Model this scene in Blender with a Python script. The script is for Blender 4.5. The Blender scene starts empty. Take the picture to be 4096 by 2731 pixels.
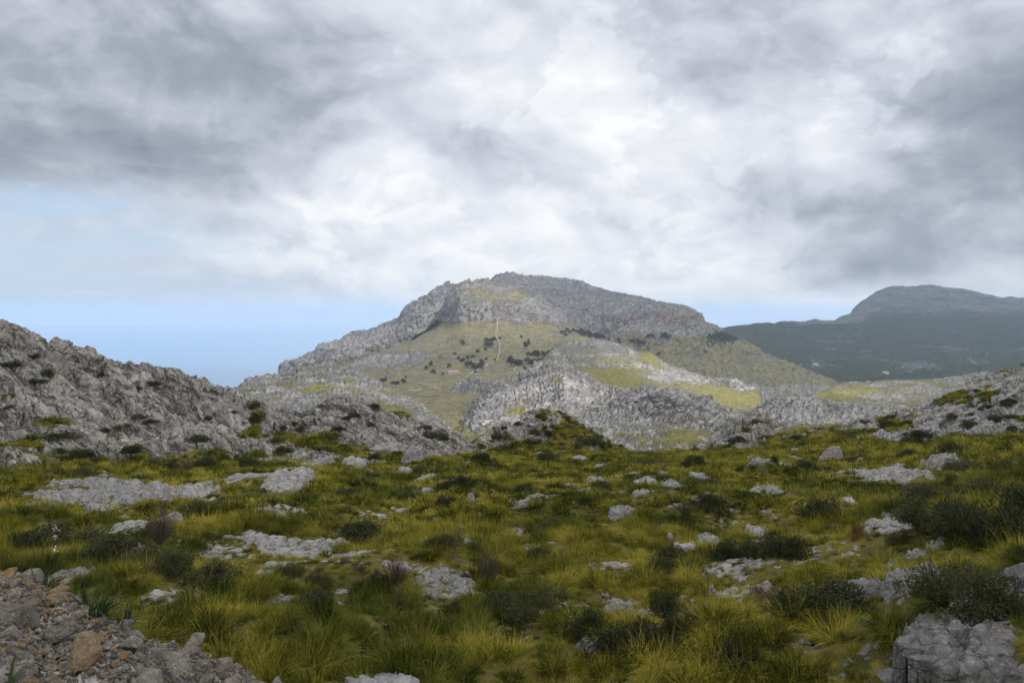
import bpy, bmesh, math, random
import numpy as np
from mathutils import Vector

# ------------------------------------------------------------------ set-up
F, CX, HY = 796.0, 512.0, 314.0          # focal length in px of a 1024 px frame, principal column, level row
sc = bpy.context.scene
col = sc.collection
cam = bpy.data.cameras.new("camera")
cam.sensor_width = 36.0
cam.lens = 36.0 * F / 1024.0
cam.shift_y = -(341.0 - HY) / 1024.0
cam.clip_start = 0.05
cam.clip_end = 200000.0
camo = bpy.data.objects.new("camera", cam)
camo.rotation_euler = (math.radians(90), 0, 0)
col.objects.link(camo)
sc.camera = camo

SUN_AZ, SUN_EL = math.radians(50), math.radians(48)     # behind the camera, to the right
SUN = np.array([math.sin(SUN_AZ) * math.cos(SUN_EL), -math.cos(SUN_AZ) * math.cos(SUN_EL), math.sin(SUN_EL)])
sun = bpy.data.lights.new("sun", 'SUN')
sun.energy = 5.0
sun.angle = math.radians(0.5)
sun.color = (1.0, 0.93, 0.84)
suno = bpy.data.objects.new("sun", sun)
suno.rotation_euler = Vector(SUN).to_track_quat('Z', 'Y').to_euler()
col.objects.link(suno)
sc.view_settings.view_transform = 'Standard'
sc.view_settings.look = 'None'
sc.view_settings.exposure = 0.3
sc.view_settings.gamma = 1.0
sc.view_settings.use_curve_mapping = False
sc.cycles.use_denoising = True
sc.cycles.max_bounces = 6
sc.cycles.diffuse_bounces = 3
sc.cycles.transparent_max_bounces = 16
sc.cycles.volume_bounces = 2
sc.cycles.sample_clamp_indirect = 4.0


class NT:
    """small helper for writing node trees"""
    def __init__(self, tree):
        self.t = tree
        self.n = tree.nodes
        self.l = tree.links

    def node(self, typ, **kw):
        n = self.n.new(typ)
        for k, v in kw.items():
            setattr(n, k, v)
        return n

    def put(self, sock, v):
        if v is None:
            return
        if hasattr(v, 'is_output'):
            self.l.new(v, sock)
        else:
            sock.default_value = v

    def m(self, op, a, b=None, c=None, clamp=False):
        n = self.node('ShaderNodeMath', operation=op, use_clamp=clamp)
        self.put(n.inputs[0], a)
        self.put(n.inputs[1], b)
        self.put(n.inputs[2], c)
        return n.outputs[0]

    def v(self, op, a, b=None, s=None):
        n = self.node('ShaderNodeVectorMath', operation=op)
        self.put(n.inputs[0], a)
        self.put(n.inputs[1], b)
        if s is not None:
            self.put(n.inputs['Scale'], s)
        return n.outputs['Value'] if op in ('LENGTH', 'DOT_PRODUCT', 'DISTANCE') else n.outputs[0]

    def mix(self, f, a, b, blend='MIX'):
        n = self.node('ShaderNodeMix', data_type='RGBA', blend_type=blend)
        self.put(n.inputs[0], f)
        for s, v in ((n.inputs[6], a), (n.inputs[7], b)):
            if isinstance(v, tuple) and len(v) == 3:
                v = v + (1.0,)
            self.put(s, v)
        return n.outputs[2]

    def rng(self, x, a, b, c=0.0, d=1.0, smooth=True):
        n = self.node('ShaderNodeMapRange', interpolation_type='SMOOTHSTEP' if smooth else 'LINEAR')
        for s, v in zip(n.inputs, (x, a, b, c, d)):
            self.put(s, v)
        return n.outputs[0]

    def noise(self, vec, scale, detail=6.0, rough=0.55, dist=0.0, out=0, typ='FBM'):
        n = self.node('ShaderNodeTexNoise', noise_type=typ)
        self.put(n.inputs['Vector'], vec)
        n.inputs['Scale'].default_value = scale
        n.inputs['Detail'].default_value = detail
        n.inputs['Roughness'].default_value = rough
        n.inputs['Distortion'].default_value = dist
        return n.outputs[out]

    def vor(self, vec, scale, feature='F1', rnd=1.0):
        n = self.node('ShaderNodeTexVoronoi', feature=feature)
        self.put(n.inputs['Vector'], vec)
        n.inputs['Scale'].default_value = scale
        n.inputs['Randomness'].default_value = rnd
        return n


# ------------------------------------------------------------------ sky
def build_world():
    w = bpy.data.worlds.new("World")
    sc.world = w
    w.use_nodes = True
    T = NT(w.node_tree)
    T.n.clear()
    out = T.node('ShaderNodeOutputWorld')
    bg = T.node('ShaderNodeBackground')
    bg.inputs['Strength'].default_value = 0.1
    T.l.new(bg.outputs[0], out.inputs[0])
    sky = T.node('ShaderNodeTexSky', sky_type='NISHITA')
    sky.sun_disc = False
    sky.sun_elevation = SUN_EL
    sky.sun_rotation = math.pi - SUN_AZ
    sky.altitude = 700
    tc = T.node('ShaderNodeTexCoord').outputs['Generated']
    sep = T.node('ShaderNodeSeparateXYZ')
    T.l.new(tc, sep.inputs[0])
    x, y, z = sep.outputs
    az = T.m('ARCTAN2', x, y)
    el = T.m('ARCSINE', z)

    def ang(px, row):
        a = math.atan2(px / 4 - CX, F)
        return a, math.atan2(HY - row / 4, math.hypot(F, px / 4 - CX))

    # soft wandering of the cloud masses
    cmb = T.node('ShaderNodeCombineXYZ')
    T.put(cmb.inputs[0], x); T.put(cmb.inputs[1], y); T.put(cmb.inputs[2], T.m('MULTIPLY', z, 1.55))
    p = cmb.outputs[0]
    wob = T.noise(p, 3.2, 5, 0.55, out=1)
    ws = T.node('ShaderNodeSeparateXYZ')
    T.l.new(wob, ws.inputs[0])
    azw = T.m('ADD', az, T.m('MULTIPLY', T.m('SUBTRACT', ws.outputs[0], 0.5), 0.26))
    elw = T.m('ADD', el, T.m('MULTIPLY', T.m('SUBTRACT', ws.outputs[1], 0.5), 0.13))

    def field(blobs):
        tot = None
        for px, row, rx, ry, amt in blobs:
            a, e = ang(px, row)
            u = T.m('MULTIPLY', T.m('SUBTRACT', azw, a), F * 4 / rx)
            v = T.m('MULTIPLY', T.m('SUBTRACT', elw, e), F * 4 / ry)
            r2 = T.m('MULTIPLY_ADD', u, u, T.m('MULTIPLY', v, v))
            g = T.m('MULTIPLY', T.m('EXPONENT', T.m('MULTIPLY', r2, -1.0)), amt)
            tot = g if tot is None else T.m('ADD', tot, g)
        return tot

    bright = field([
        (150, 300, 1100, 420, -.30), (420, 640, 600, 170, -.20), (1150, 250, 500, 260, -.10), (1050, 20, 500, 160, -.08),
        (2850, 120, 520, 330, -.20), (4000, 260, 420, 220, -.30), (4150, 600, 420, 260, -.34), (3850, 720, 300, 110, -.16),
        (3600, 930, 300, 130, -.30), (3330, 1010, 300, 60, -.10), (3080, 790, 260, 90, -.14), (4050, 1010, 460, 70, -.18),
        (1440, 660, 230, 120, .34), (1960, 860, 420, 110, .12), (2600, 560, 330, 110, .20), (2150, 330, 500, 200, .10),
        (3680, 620, 190, 70, .16), (3560, 300, 330, 160, .10), (930, 960, 330, 50, .10), (2500, 980, 900, 110, .16), (3200, 1120, 600, 80, .14),
        (3250, 1170, 330, 45, .16), (2100, 760, 350, 60, -.08), (620, 410, 260, 80, .10), (3950, 850, 260, 90, .08)])
    clear = field([
        (150, 900, 850, 160, .72), (150, 1190, 1300, 210, .80), (2900, 1205, 200, 30, .3), (3200, 330, 160, 90, .25),
        (1050, 850, 260, 60, .25), (3900, 1260, 300, 40, .2)])
    # billows: a noise and the same noise a little way towards the sun gives lit and shaded sides
    q = T.v('ADD', p, T.v('SCALE', T.v('SUBTRACT', T.noise(p, 4.0, 4, .55, out=1), (.5, .5, .5)), s=.16))
    h1 = T.noise(q, 6.0, 10, 0.56)
    h2 = T.noise(T.v('ADD', q, (0.012, -0.01, 0.035)), 6.0, 10, 0.56)

    def puffs(vec):
        n = T.node('ShaderNodeTexVoronoi', feature='F1')
        T.put(n.inputs['Vector'], vec)
        n.inputs['Scale'].default_value = 9.0
        n.inputs['Detail'].default_value = 2.0
        n.inputs['Roughness'].default_value = .5
        return T.m('SUBTRACT', 1.0, n.outputs['Distance'])
    v1 = puffs(q)
    v2 = puffs(T.v('ADD', q, (0.012, -0.01, 0.03)))
    h3 = T.noise(T.v('ADD', q, (3.1, 1.7, 0.4)), 4.5, 11, 0.58, 0.2)
    n1 = T.noise(p, 3.4, 9, 0.52, 0.15)
    n2 = T.noise(T.v('ADD', p, (0.02, -0.01, 0.07)), 3.4, 9, 0.52, 0.15)
    relief = T.m('SUBTRACT', n1, n2)
    n3 = T.noise(p, 1.7, 6, 0.5)
    n4 = T.noise(p, 10.0, 7, 0.6)
    b = T.m('ADD', 0.75, T.m('MULTIPLY', bright, 1.05))
    b = T.m('ADD', b, T.m('MULTIPLY', relief, .5))
    b = T.m('ADD', b, T.m('MULTIPLY', T.m('SUBTRACT', h1, h2), .85))
    b = T.m('ADD', b, T.m('MULTIPLY', T.m('SUBTRACT', v1, v2), .12))
    b = T.m('ADD', b, T.m('MULTIPLY', T.m('SUBTRACT', h1, .5), .12))
    b = T.m('ADD', b, T.m('MULTIPLY', T.m('SUBTRACT', T.rng(T.m('ADD', h3, T.m('MULTIPLY', bright, .25)), .50, .555), .5), .12))
    b = T.m('ADD', b, T.m('MULTIPLY', T.m('SUBTRACT', n3, 0.5), 0.2))
    b = T.m('ADD', b, T.m('MULTIPLY', T.m('SUBTRACT', n4, 0.5), 0.10))
    ramp = T.node('ShaderNodeValToRGB')
    T.put(ramp.inputs[0], b)
    cr = ramp.color_ramp
    cr.interpolation = 'LINEAR'
    stops = [(0.08, (.20, .235, .29)), (0.36, (.36, .39, .46)), (0.58, (.58, .615, .69)), (0.76, (.74, .77, .83)), (1.0, (.96, .96, .97))]
    cr.elements[0].position, cr.elements[0].color = stops[0][0], stops[0][1] + (1,)
    cr.elements[1].position, cr.elements[1].color = stops[-1][0], stops[-1][1] + (1,)
    for pos, c in stops[1:-1]:
        e = cr.elements.new(pos)
        e.color = c + (1,)
    cloud = T.v('SCALE', ramp.outputs[0], s=10.0)
    # cloud cover against the clear sky; thin streaks low over the sea
    cmb2 = T.node('ShaderNodeCombineXYZ')
    T.put(cmb2.inputs[0], x); T.put(cmb2.inputs[1], y); T.put(cmb2.inputs[2], T.m('MULTIPLY', z, 11.0))
    streak = T.noise(cmb2.outputs[0], 3.5, 7, 0.6, 0.4)
    cov = T.m('SUBTRACT', 1.0, clear)
    cov = T.m('ADD', cov, T.m('MULTIPLY', T.m('SUBTRACT', T.m('ADD', T.m('MULTIPLY', n1, .5), T.m('MULTIPLY', h1, .5)), 0.51), 1.5))
    cov = T.m('ADD', cov, T.m('MULTIPLY', T.m('SUBTRACT', streak, 0.45), 1.6))
    cov = T.rng(cov, -0.15, 0.9)
    # small bank of bright cumulus low over the sea
    bank = T.m('MULTIPLY', T.m('EXPONENT', T.m('MULTIPLY', T.m('POWER', T.m('MULTIPLY', T.m('SUBTRACT', el, 0.0245), 190.0), 2.0), -1.0)),
               T.rng(T.noise(cmb2.outputs[0], 12.0, 5, 0.6), 0.45, 0.68))
    bank = T.m('MULTIPLY', bank, 0.65)
    nish = T.v('MULTIPLY', sky.outputs[0], (1.0, 1.0, 1.0))
    # air near the horizon is paler than the pure sky model
    low = T.rng(el, 0.0, 0.45, 1.0, 0.0)
    clearcol = T.mix(T.m('MULTIPLY', low, 0.75), nish, (5.5, 6.65, 8.5))
    c = T.mix(cov, clearcol, cloud)
    c = T.mix(bank, c, (7.4, 7.9, 8.6))
    # ground half of the sphere: never above the sea horizon
    c = T.mix(T.rng(z, -0.05, -0.012, 1.0, 0.0), c, (2.2, 2.9, 4.0))
    T.put(bg.inputs[0], T.v('SCALE', c, s=0.86))
    w.cycles.sampling_method = 'MANUAL'
    w.cycles.sample_map_resolution = 512


build_world()


# ------------------------------------------------------------------ numpy noise
_R = np.random.RandomState(7)
_G2 = _R.rand(65536) * 2 * np.pi
_GX, _GY = np.cos(_G2), np.sin(_G2)
_U1, _U2, _U3 = _R.rand(65536), _R.rand(65536), _R.rand(65536)


def _hash(ix, iy, seed):
    h = (ix * 374761393 + iy * 668265263 + seed * 2246822519) & 0xffffffff
    h = ((h ^ (h >> 13)) * 1274126177) & 0xffffffff
    return (h ^ (h >> 16)) & 65535


def gnoise(x, y, seed=0):
    ix, iy = np.floor(x).astype(np.int64), np.floor(y).astype(np.int64)
    fx, fy = x - ix, y - iy
    u = fx * fx * fx * (fx * (fx * 6 - 15) + 10)
    v = fy * fy * fy * (fy * (fy * 6 - 15) + 10)
    r = 0
    vals = []
    for a in (0, 1):
        for b in (0, 1):
            h = _hash(ix + a, iy + b, seed)
            vals.append(_GX[h] * (fx - a) + _GY[h] * (fy - b))
    return ((vals[0] * (1 - u) + vals[2] * u) * (1 - v) + (vals[1] * (1 - u) + vals[3] * u) * v) * 1.5


def fbm(x, y, o=4, seed=0, g=0.5, ridged=False):
    t, a, s = 0, 1.0, 0.0
    for k in range(o):
        n = gnoise(x * 2 ** k + 17.3 * k, y * 2 ** k - 9.1 * k, seed + k)
        if ridged:
            n = 1 - 2 * np.abs(n)
        t = t + a * n
        s += a
        a *= g
    return t / s


def voro(x, y, seed=0):
    ix, iy = np.floor(x).astype(np.int64), np.floor(y).astype(np.int64)
    f1 = np.full(x.shape, 9.0); f2 = np.full(x.shape, 9.0)
    a1 = np.zeros(x.shape); a2 = np.zeros(x.shape); dx1 = np.zeros(x.shape); dy1 = np.zeros(x.shape)
    for a in (-1, 0, 1):
        for b in (-1, 0, 1):
            h = _hash(ix + a, iy + b, seed)
            dx = x - (ix + a + 0.12 + 0.76 * _U1[h]); dy = y - (iy + b + 0.12 + 0.76 * _U2[h])
            d = np.sqrt(dx * dx + dy * dy)
            near = d < f1
            f2 = np.where(near, f1, np.minimum(f2, d))
            a1 = np.where(near, _U3[h], a1); a2 = np.where(near, _U1[(h * 7 + 3) & 65535], a2)
            dx1 = np.where(near, dx, dx1); dy1 = np.where(near, dy, dy1)
            f1 = np.where(near, d, f1)
    return f1, f2, a1, a2, dx1, dy1


def sstep(x, a, b):
    t = np.clip((x - a) / (b - a), 0, 1)
    return t * t * (3 - 2 * t)


def karst(x, y, L, ang=0.0, an=1.8, seed=0, warp=0.35, groove=0.75, gw=0.15, tilt=0.62):
    """fractured limestone: tilted blocks parted by grooves; L = block size across the strike"""
    c, s = math.cos(ang), math.sin(ang)
    u = (c * x + s * y) / (L * an)
    v = (-s * x + c * y) / L
    wx = fbm(x / L * .35, y / L * .35, 3, seed + 50); wy = fbm(x / L * .35 + 9, y / L * .35 + 5, 3, seed + 60)
    u = u + warp * wx * 1.5
    v = v + warp * wy * 1.5
    f1, f2, r1, r2, dx, dy = voro(u, v, seed)
    g = np.exp(-((f2 - f1) / gw) ** 2)
    h = (r1 - .5) * .5 + tilt * ((r2 - .2) * 0.9 * dy + (r1 - .5) * .7 * dx) - groove * g
    return h * L, g


def strata(x, y, L, ang, seed=0, warp=0.6):
    """bedding steps: a saw-tooth across the strike"""
    c, s = math.cos(ang), math.sin(ang)
    v = (-s * x + c * y) / L + warp * fbm(x / L * .22, y / L * .22, 4, seed)
    k = np.floor(v)
    f = v - k
    amp = 0.35 + 0.65 * _U1[(k.astype(np.int64) * 131 + seed * 17) & 65535]
    brk = sstep(fbm(x / L * .3 + 40, y / L * .3, 3, seed + 5), -.25, .25)
    return L * amp * brk * (f - np.where(f > .93, (f - .93) / .07, 0) * 0.9)


# ------------------------------------------------------------------ mesh helpers
def mesh_from_np(name, V, Q, mat=None, smooth=True, attrs=None):
    me = bpy.data.meshes.new(name)
    V = np.ascontiguousarray(V, dtype=np.float32).reshape(-1, 3)
    Q = np.ascontiguousarray(Q, dtype=np.int32)
    k = Q.shape[1]
    me.vertices.add(len(V)); me.vertices.foreach_set('co', V.ravel())
    me.loops.add(Q.size); me.loops.foreach_set('vertex_index', Q.ravel())
    me.polygons.add(len(Q))
    me.polygons.foreach_set('loop_start', np.arange(0, Q.size, k, dtype=np.int32))
    me.polygons.foreach_set('use_smooth', np.full(len(Q), smooth))
    for an, av in (attrs or {}).items():
        a = me.attributes.new(an, 'FLOAT', 'POINT')
        a.data.foreach_set('value', np.ascontiguousarray(av, dtype=np.float32).ravel())
    me.update(calc_edges=True)
    if mat:
        me.materials.append(mat)
    return me


def link(name, me, parent=None, kind=None, label=None, cat=None, group=None):
    o = bpy.data.objects.new(name, me)
    col.objects.link(o)
    if parent:
        o.parent = parent
    if kind:
        o['kind'] = kind
    if label:
        o['label'] = label
    if cat:
        o['category'] = cat
    if group:
        o['group'] = group
    return o


def grid_quads(ny, nx):
    i = np.arange(ny - 1)[:, None] * nx + np.arange(nx - 1)[None, :]
    return np.stack([i, i + 1, i + 1 + nx, i + nx], -1).reshape(-1, 4)


# ------------------------------------------------------------------ materials of the land
def principled(T, rough=0.9, spec=0.2):
    b = T.node('ShaderNodeBsdfPrincipled')
    b.inputs['Roughness'].default_value = rough
    b.inputs['Specular IOR Level'].default_value = spec
    return b


def land_mat(name, k, rock_a, rock_b, grass_a, grass_b, bump=0.4, warm=0.0, shrubs=0.5, near=False, speck=0.5, edir=(.8, .3, .3), crack=.55, mb=.4, fb=.12, cw=1.0, cb=.30, bed=.5, bs=1.0):
    """rock and turf mixed by the vertex attribute 'veg'; k = size in metres of the rock's main features"""
    m = bpy.data.materials.new(name)
    m.use_nodes = True
    T = NT(m.node_tree)
    T.n.clear()
    out = T.node('ShaderNodeOutputMaterial')
    b = principled(T, 0.92, 0.12)
    T.l.new(b.outputs[0], out.inputs[0])
    P = T.node('ShaderNodeNewGeometry').outputs['Position']
    veg = T.node('ShaderNodeAttribute', attribute_name='veg').outputs['Fac']
    red = T.node('ShaderNodeAttribute', attribute_name='red').outputs['Fac']
    wd = T.node('ShaderNodeAttribute', attribute_name='wood').outputs['Fac']
    big = T.noise(P, 0.35 / k, 5, .6)
    mid = T.noise(P, 1.6 / k, 6, .65)
    fine = T.noise(P, 9.0 / k, 5, .7)
    mp = T.node('ShaderNodeMapping')
    T.put(mp.inputs[0], T.v('ADD', P, T.v('SCALE', T.noise(P, .5 / k, 3, .6, out=1), s=1.6 * k)))
    mp.inputs['Rotation'].default_value = Vector(edir).rotation_difference(Vector((1, 0, 0))).to_euler()
    mp2 = T.node('ShaderNodeMapping')
    T.put(mp2.inputs[0], mp.outputs[0])
    mp2.inputs['Scale'].default_value = (0.26 if cw > 1 else .4, 1.0, 1.0)
    pw = mp2.outputs[0]
    vc = T.vor(pw, 0.9 / k, 'DISTANCE_TO_EDGE').outputs['Distance']
    vf = T.vor(pw, 2.7 / k, 'DISTANCE_TO_EDGE').outputs['Distance']
    cell = T.vor(pw, 0.9 / k).outputs['Color']
    cs = T.node('ShaderNodeSeparateColor')
    T.put(cs.inputs[0], cell)
    t = T.m('ADD', T.m('MULTIPLY', big, .5), T.m('ADD', T.m('MULTIPLY', mid, .35), T.m('MULTIPLY', cs.outputs[0], .15)))
    rock = T.mix(T.rng(t, .36, .66), rock_a, rock_b)
    rock = T.mix(T.rng(fine, .52, .72, 0, .35), rock, tuple(c * .45 for c in rock_a))       # lichen flecks
    if warm:
        rock = T.mix(T.m('MULTIPLY', T.rng(T.noise(P, .5 / k, 4, .6), .5, .72), warm), rock, (.36, .25, .15))
    rock = T.mix(T.m('MULTIPLY', red, T.rng(mid, .35, .6)), rock, (.30, .15, .09))
    ck = T.m('MAXIMUM', T.rng(vc, .015 * cw, .07 * cw, 1, 0), T.m('MULTIPLY', T.rng(vf, .02 * cw, .09 * cw, 1, 0), .7))
    ck = T.m('MULTIPLY', ck, T.rng(T.noise(P, .7 / k, 3, .6), .38, .6))
    mb_ = T.node('ShaderNodeMapping')
    T.put(mb_.inputs[0], mp.outputs[0])
    mb_.inputs['Scale'].default_value = (.13, 1.0, 1.0)
    l1 = T.m('ABSOLUTE', T.m('SUBTRACT', T.noise(mb_.outputs[0], .75 * bs / k, 4, .6), .5))
    l2 = T.m('ABSOLUTE', T.m('SUBTRACT', T.noise(mb_.outputs[0], 2.0 * bs / k, 4, .6), .5))
    bl = T.m('MAXIMUM', T.rng(l1, .004, .022, 1, 0), T.m('MULTIPLY', T.rng(l2, .004, .025, 1, 0), .75))
    bl = T.m('MULTIPLY', bl, T.rng(T.noise(P, .6 / k, 3, .6), .34, .52))
    rock = T.mix(T.m('MULTIPLY', bl, bed), rock, (.045, .043, .04))                          # dark lines along the bedding joints
    rock = T.mix(T.m('MULTIPLY', ck, crack), rock, (.05, .048, .045))                       # dark lines along the cracks
    g1 = T.noise(P, 1.1 / k, 5, .65)
    grass = T.mix(T.rng(g1, .36, .64), grass_a, grass_b)
    sh = T.m('MULTIPLY', T.rng(T.noise(P, 2.3 / k, 4, .65), .56, .63), shrubs)
    grass = T.mix(sh, grass, (.022, .028, .014))
    vv = T.m('ADD', veg, T.m('MULTIPLY', T.m('SUBTRACT', mid, .5), 1.5))
    vv = T.m('ADD', vv, T.m('MULTIPLY', T.m('SUBTRACT', fine, .5), .8))
    vm = T.rng(vv, .42, .58)
    stone = T.m('MULTIPLY', T.rng(T.noise(P, 5.5 / k, 3, .6), .585, .64), speck)              # stones in the turf
    vm = T.m('MULTIPLY', vm, T.m('SUBTRACT', 1.0, stone))
    c = T.mix(vm, rock, grass)
    c = T.mix(T.rng(T.m('ADD', wd, T.m('MULTIPLY', T.m('SUBTRACT', mid, .5), 1.4)), .4, .6), c,
              T.mix(fine, (.012, .018, .010), (.035, .045, .02)))
    T.put(b.inputs['Base Color'], c)
    h = T.m('ADD', T.m('MULTIPLY', mid, mb * k), T.m('MULTIPLY', fine, fb * k))
    cr = T.m('ADD', T.m('MULTIPLY', T.rng(vc, 0, .09), cb * k), T.m('MULTIPLY', T.rng(vf, 0, .10), cb * .33 * k))
    cr = T.m('SUBTRACT', cr, T.m('MULTIPLY', bl, cb * bed))
    h = T.m('ADD', h, T.m('MULTIPLY', cr, T.m('SUBTRACT', 1.0, vm)))
    bp = T.node('ShaderNodeBump')
    bp.inputs['Strength'].default_value = bump
    bp.inputs['Distance'].default_value = 1.0
    T.put(bp.inputs['Height'], h)
    T.put(b.inputs['Normal'], bp.outputs[0])
    return m


RA, RB = (.20, .205, .215), (.42, .41, .40)
M_near = land_mat('limestone_and_turf_near', 1.4, (.24, .235, .23), (.46, .44, .415), (.02, .02, .008), (.055, .046, .014), bump=.9, warm=.2, shrubs=.3, edir=(.85, -.2, .3), crack=.8, mb=.14, fb=.04, cw=1.5, cb=.10, bed=.85)
M_left = land_mat('limestone_slope', 1.7, (.21, .20, .185), (.39, .365, .33), (.045, .042, .012), (.12, .10, .02), bump=.9, warm=.2, shrubs=.3, edir=(.72, -.62, -.30), crack=.8, mb=.09, fb=.035, cw=1.5, cb=.09, bed=.95)
M_mid = land_mat('limestone_and_turf_middle', 7.0, (.22, .22, .225), (.44, .43, .41), (.13, .13, .04), (.22, .20, .07), bump=.8, shrubs=.6)
M_far = land_mat('mountain_rock_and_turf', 26.0, (.20, .20, .21), (.38, .365, .35), (.15, .14, .07), (.23, .20, .11), bump=.8, warm=.15, shrubs=.6)
M_blue = land_mat('far_mountain_rock_and_wood', 48.0, (.08, .09, .10), (.19, .19, .19), (.018, .024, .015), (.035, .04, .022), bump=.5, shrubs=.8)

# ------------------------------------------------------------------ the land, ridge by ridge
LAY = {}


def fit(knots, px, k):
    kx = np.array([q[0] for q in knots], float)
    ky = np.array([q[k] for q in knots], float)
    return np.interp(px, kx, ky)


def loft(name, kname, curves, x0, x1, nx, ny, mat, disp=None, veg=None, vell=(), wood=None, red=None, smooth=True, soft=3, rough_n=None, crestw=1.0):
    """a hillside through ridge and foot lines; every knot is (bearing column, row, distance in metres)"""
    px = np.linspace(x0, x1, nx)
    C = []
    for kn in curves:
        D = fit(kn, px, 2)
        Z = (HY - fit(kn, px, 1) / 4) / F * D
        C.append(np.stack([D, Z], -1))
    C = np.array(C)                                  # K, nx, 2
    # spread the rows by how tall each strip looks, never too few
    rows = np.array([HY - C[i, :, 1] / C[i, :, 0] * F for i in range(len(C))])
    wts = np.array([max(6.0, np.mean(np.abs(rows[i + 1] - rows[i]))) for i in range(len(C) - 1)])
    wts[-1] = min(wts[-1], wts.sum() * .08)
    acc = np.concatenate([[0], np.cumsum(wts)])
    t = np.linspace(0, acc[-1], ny)
    seg = np.clip(np.searchsorted(acc, t, 'right') - 1, 0, len(wts) - 1)
    f = ((t - acc[seg]) / wts[seg])[:, None, None]
    G = C[seg] * (1 - f) + C[seg + 1] * f            # ny, nx, 2
    for _ in range(soft):
        H = G.copy()
        H[1:-1] = (G[:-2] + 2 * G[1:-1] + G[2:]) / 4
        G = H
    D, Z = G[..., 0], G[..., 1]
    X = (px[None, :] / 4 - CX) / F * D
    P = np.stack([X, D, Z], -1)
    S = np.concatenate([np.zeros((1, nx)), np.cumsum(np.hypot(np.diff(D, axis=0), np.diff(Z, axis=0)), 0)])
    du = np.gradient(P, axis=1); dv = np.gradient(P, axis=0)
    N = np.cross(du, dv)
    N /= np.linalg.norm(N, axis=-1, keepdims=True) + 1e-9
    N = np.where(N[..., 2:3] < 0, -N, N)
    R = HY * 4 - Z / D * F * 4
    PX = np.broadcast_to(px[None, :], D.shape)
    V = veg(PX, R, X, S) if veg else np.zeros(D.shape)
    for ex, ey, rx, ry, am in vell:
        V = V + am * np.exp(-(((PX - ex) / rx) ** 2 + ((R - ey) / ry) ** 2))
    W = wood(PX, R, X, S) if wood else np.zeros(D.shape)
    RD = red(PX, R, X, S) if red else np.zeros(D.shape)
    if disp is not None:
        h = disp(PX, R, X, S, V)
        P = P + N * h[..., None]
    me = mesh_from_np(name, P, grid_quads(ny, nx), mat, smooth, {'veg': V, 'wood': W, 'red': RD})
    o = link(name, me, kind='structure')
    LAY[kname] = dict(P=P, V=V, px=px, W=W, D=P[..., 1])
    return o


def hit(key, x, row):
    """the point of a layer seen at column x, row (photo pixels, 4096 wide), taking the nearest sheet"""
    L = LAY[key]
    j = int(round(np.interp(x, L['px'], np.arange(len(L['px'])))))
    c = L['P'][:, j]
    r = HY * 4 - c[:, 2] / c[:, 1] * F * 4
    vis = np.minimum.accumulate(r)
    k = int(np.argmin(np.abs(vis - row)))
    k = int(np.argmax(vis <= vis[k]))
    return c[k]


def zat(key, X, Y):
    """height of a layer under world points"""
    L = LAY[key]
    X = np.atleast_1d(np.asarray(X, float)); Y = np.atleast_1d(np.asarray(Y, float))
    px = (X / Y * F + CX) * 4
    jf = np.clip(np.interp(px, L['px'], np.arange(len(L['px']))), 0, len(L['px']) - 1)
    j = np.round(jf).astype(int)
    out = np.empty(len(X))
    for q in range(len(X)):
        c = L['P'][:, j[q]]
        out[q] = np.interp(Y[q], np.maximum.accumulate(c[:, 1]), c[:, 2])
    return out


def C_(s):
    """'x,row,dist x,row,dist ...' -> knots"""
    return [tuple(float(v) for v in q.split(',')) for q in s.split()]


# far right mountain and its wooded foothills
loft('mountain', 'R0', [
    C_("2500,1620,3000 4500,1620,3000"),
    C_("2500,1500,4300 3000,1450,4300 3300,1460,4300 4500,1470,4300"),
    C_("2500,1460,5600 2850,1385,5600 3000,1365,5600 3300,1375,5600 3600,1380,5600 4500,1360,5600"),
    C_("2500,1440,6600 2800,1330,6600 2877,1314,6600 2959,1305,6600 3071,1297,6600 3097,1303,6600 3138,1292,6600 3230,1292,6600 3260,1281,6600 3290,1288,6600 3332,1291,6600 3450,1305,6800 3600,1310,6800 4500,1290,6800"),
    C_("2500,1460,7400 3300,1340,7400 3335,1298,7500 3400,1277,7600 3510,1252,7700 3600,1246,7700 3800,1252,7700 4096,1232,7700 4500,1230,7700"),
    C_("2500,1480,8600 3280,1360,8600 3332,1294,8400 3357,1274,8400 3408,1254,8500 3423,1228,8600 3454,1198,8600 3510,1165,8700 3556,1147,8700 3602,1139,8700 3643,1145,8700 3684,1138,8700 3719,1139,8700 3765,1145,8700 3842,1151,8700 3918,1171,8700 4010,1188,8700 4092,1190,8700 4500,1215,8700"),
    C_("2500,1500,9600 3300,1400,9600 3600,1330,9600 4500,1330,9600")],
    2500, 4500, 400, 180, M_blue,
    disp=lambda px, r, x, s, v: fbm(x / 420, s / 300, 5, 3, .55, True) * 34 + karst(x, s, 60, .2, 1.5, 4)[0] * .22 * sstep(r, 1290, 1330),
    veg=lambda px, r, x, s: .35 + .5 * fbm(x / 300, s / 160, 4, 9),
    wood=lambda px, r, x, s: np.where(r < 1300, .62 * sstep(r, 1236, 1262) * sstep(px, 3380, 3520) + .2 * sstep(r, 1262, 1290) + .25 * fbm(x / 200, s / 120, 4, 12),
                                      .80 + .6 * fbm(x / 330, s / 170, 4, 11) - .12 * sstep(r, 1340, 1460) + .25 * sstep(r, 1480, 1530)),
    red=lambda px, r, x, s: .9 * np.exp(-((r - 1242) / 12) ** 2) * sstep(fbm(x / 60, s / 60, 3, 21), .12, .35) * (px > 3600) + .7 * np.exp(-((px - 3960) / 180) ** 2 - ((r - 1405) / 22) ** 2))

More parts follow.
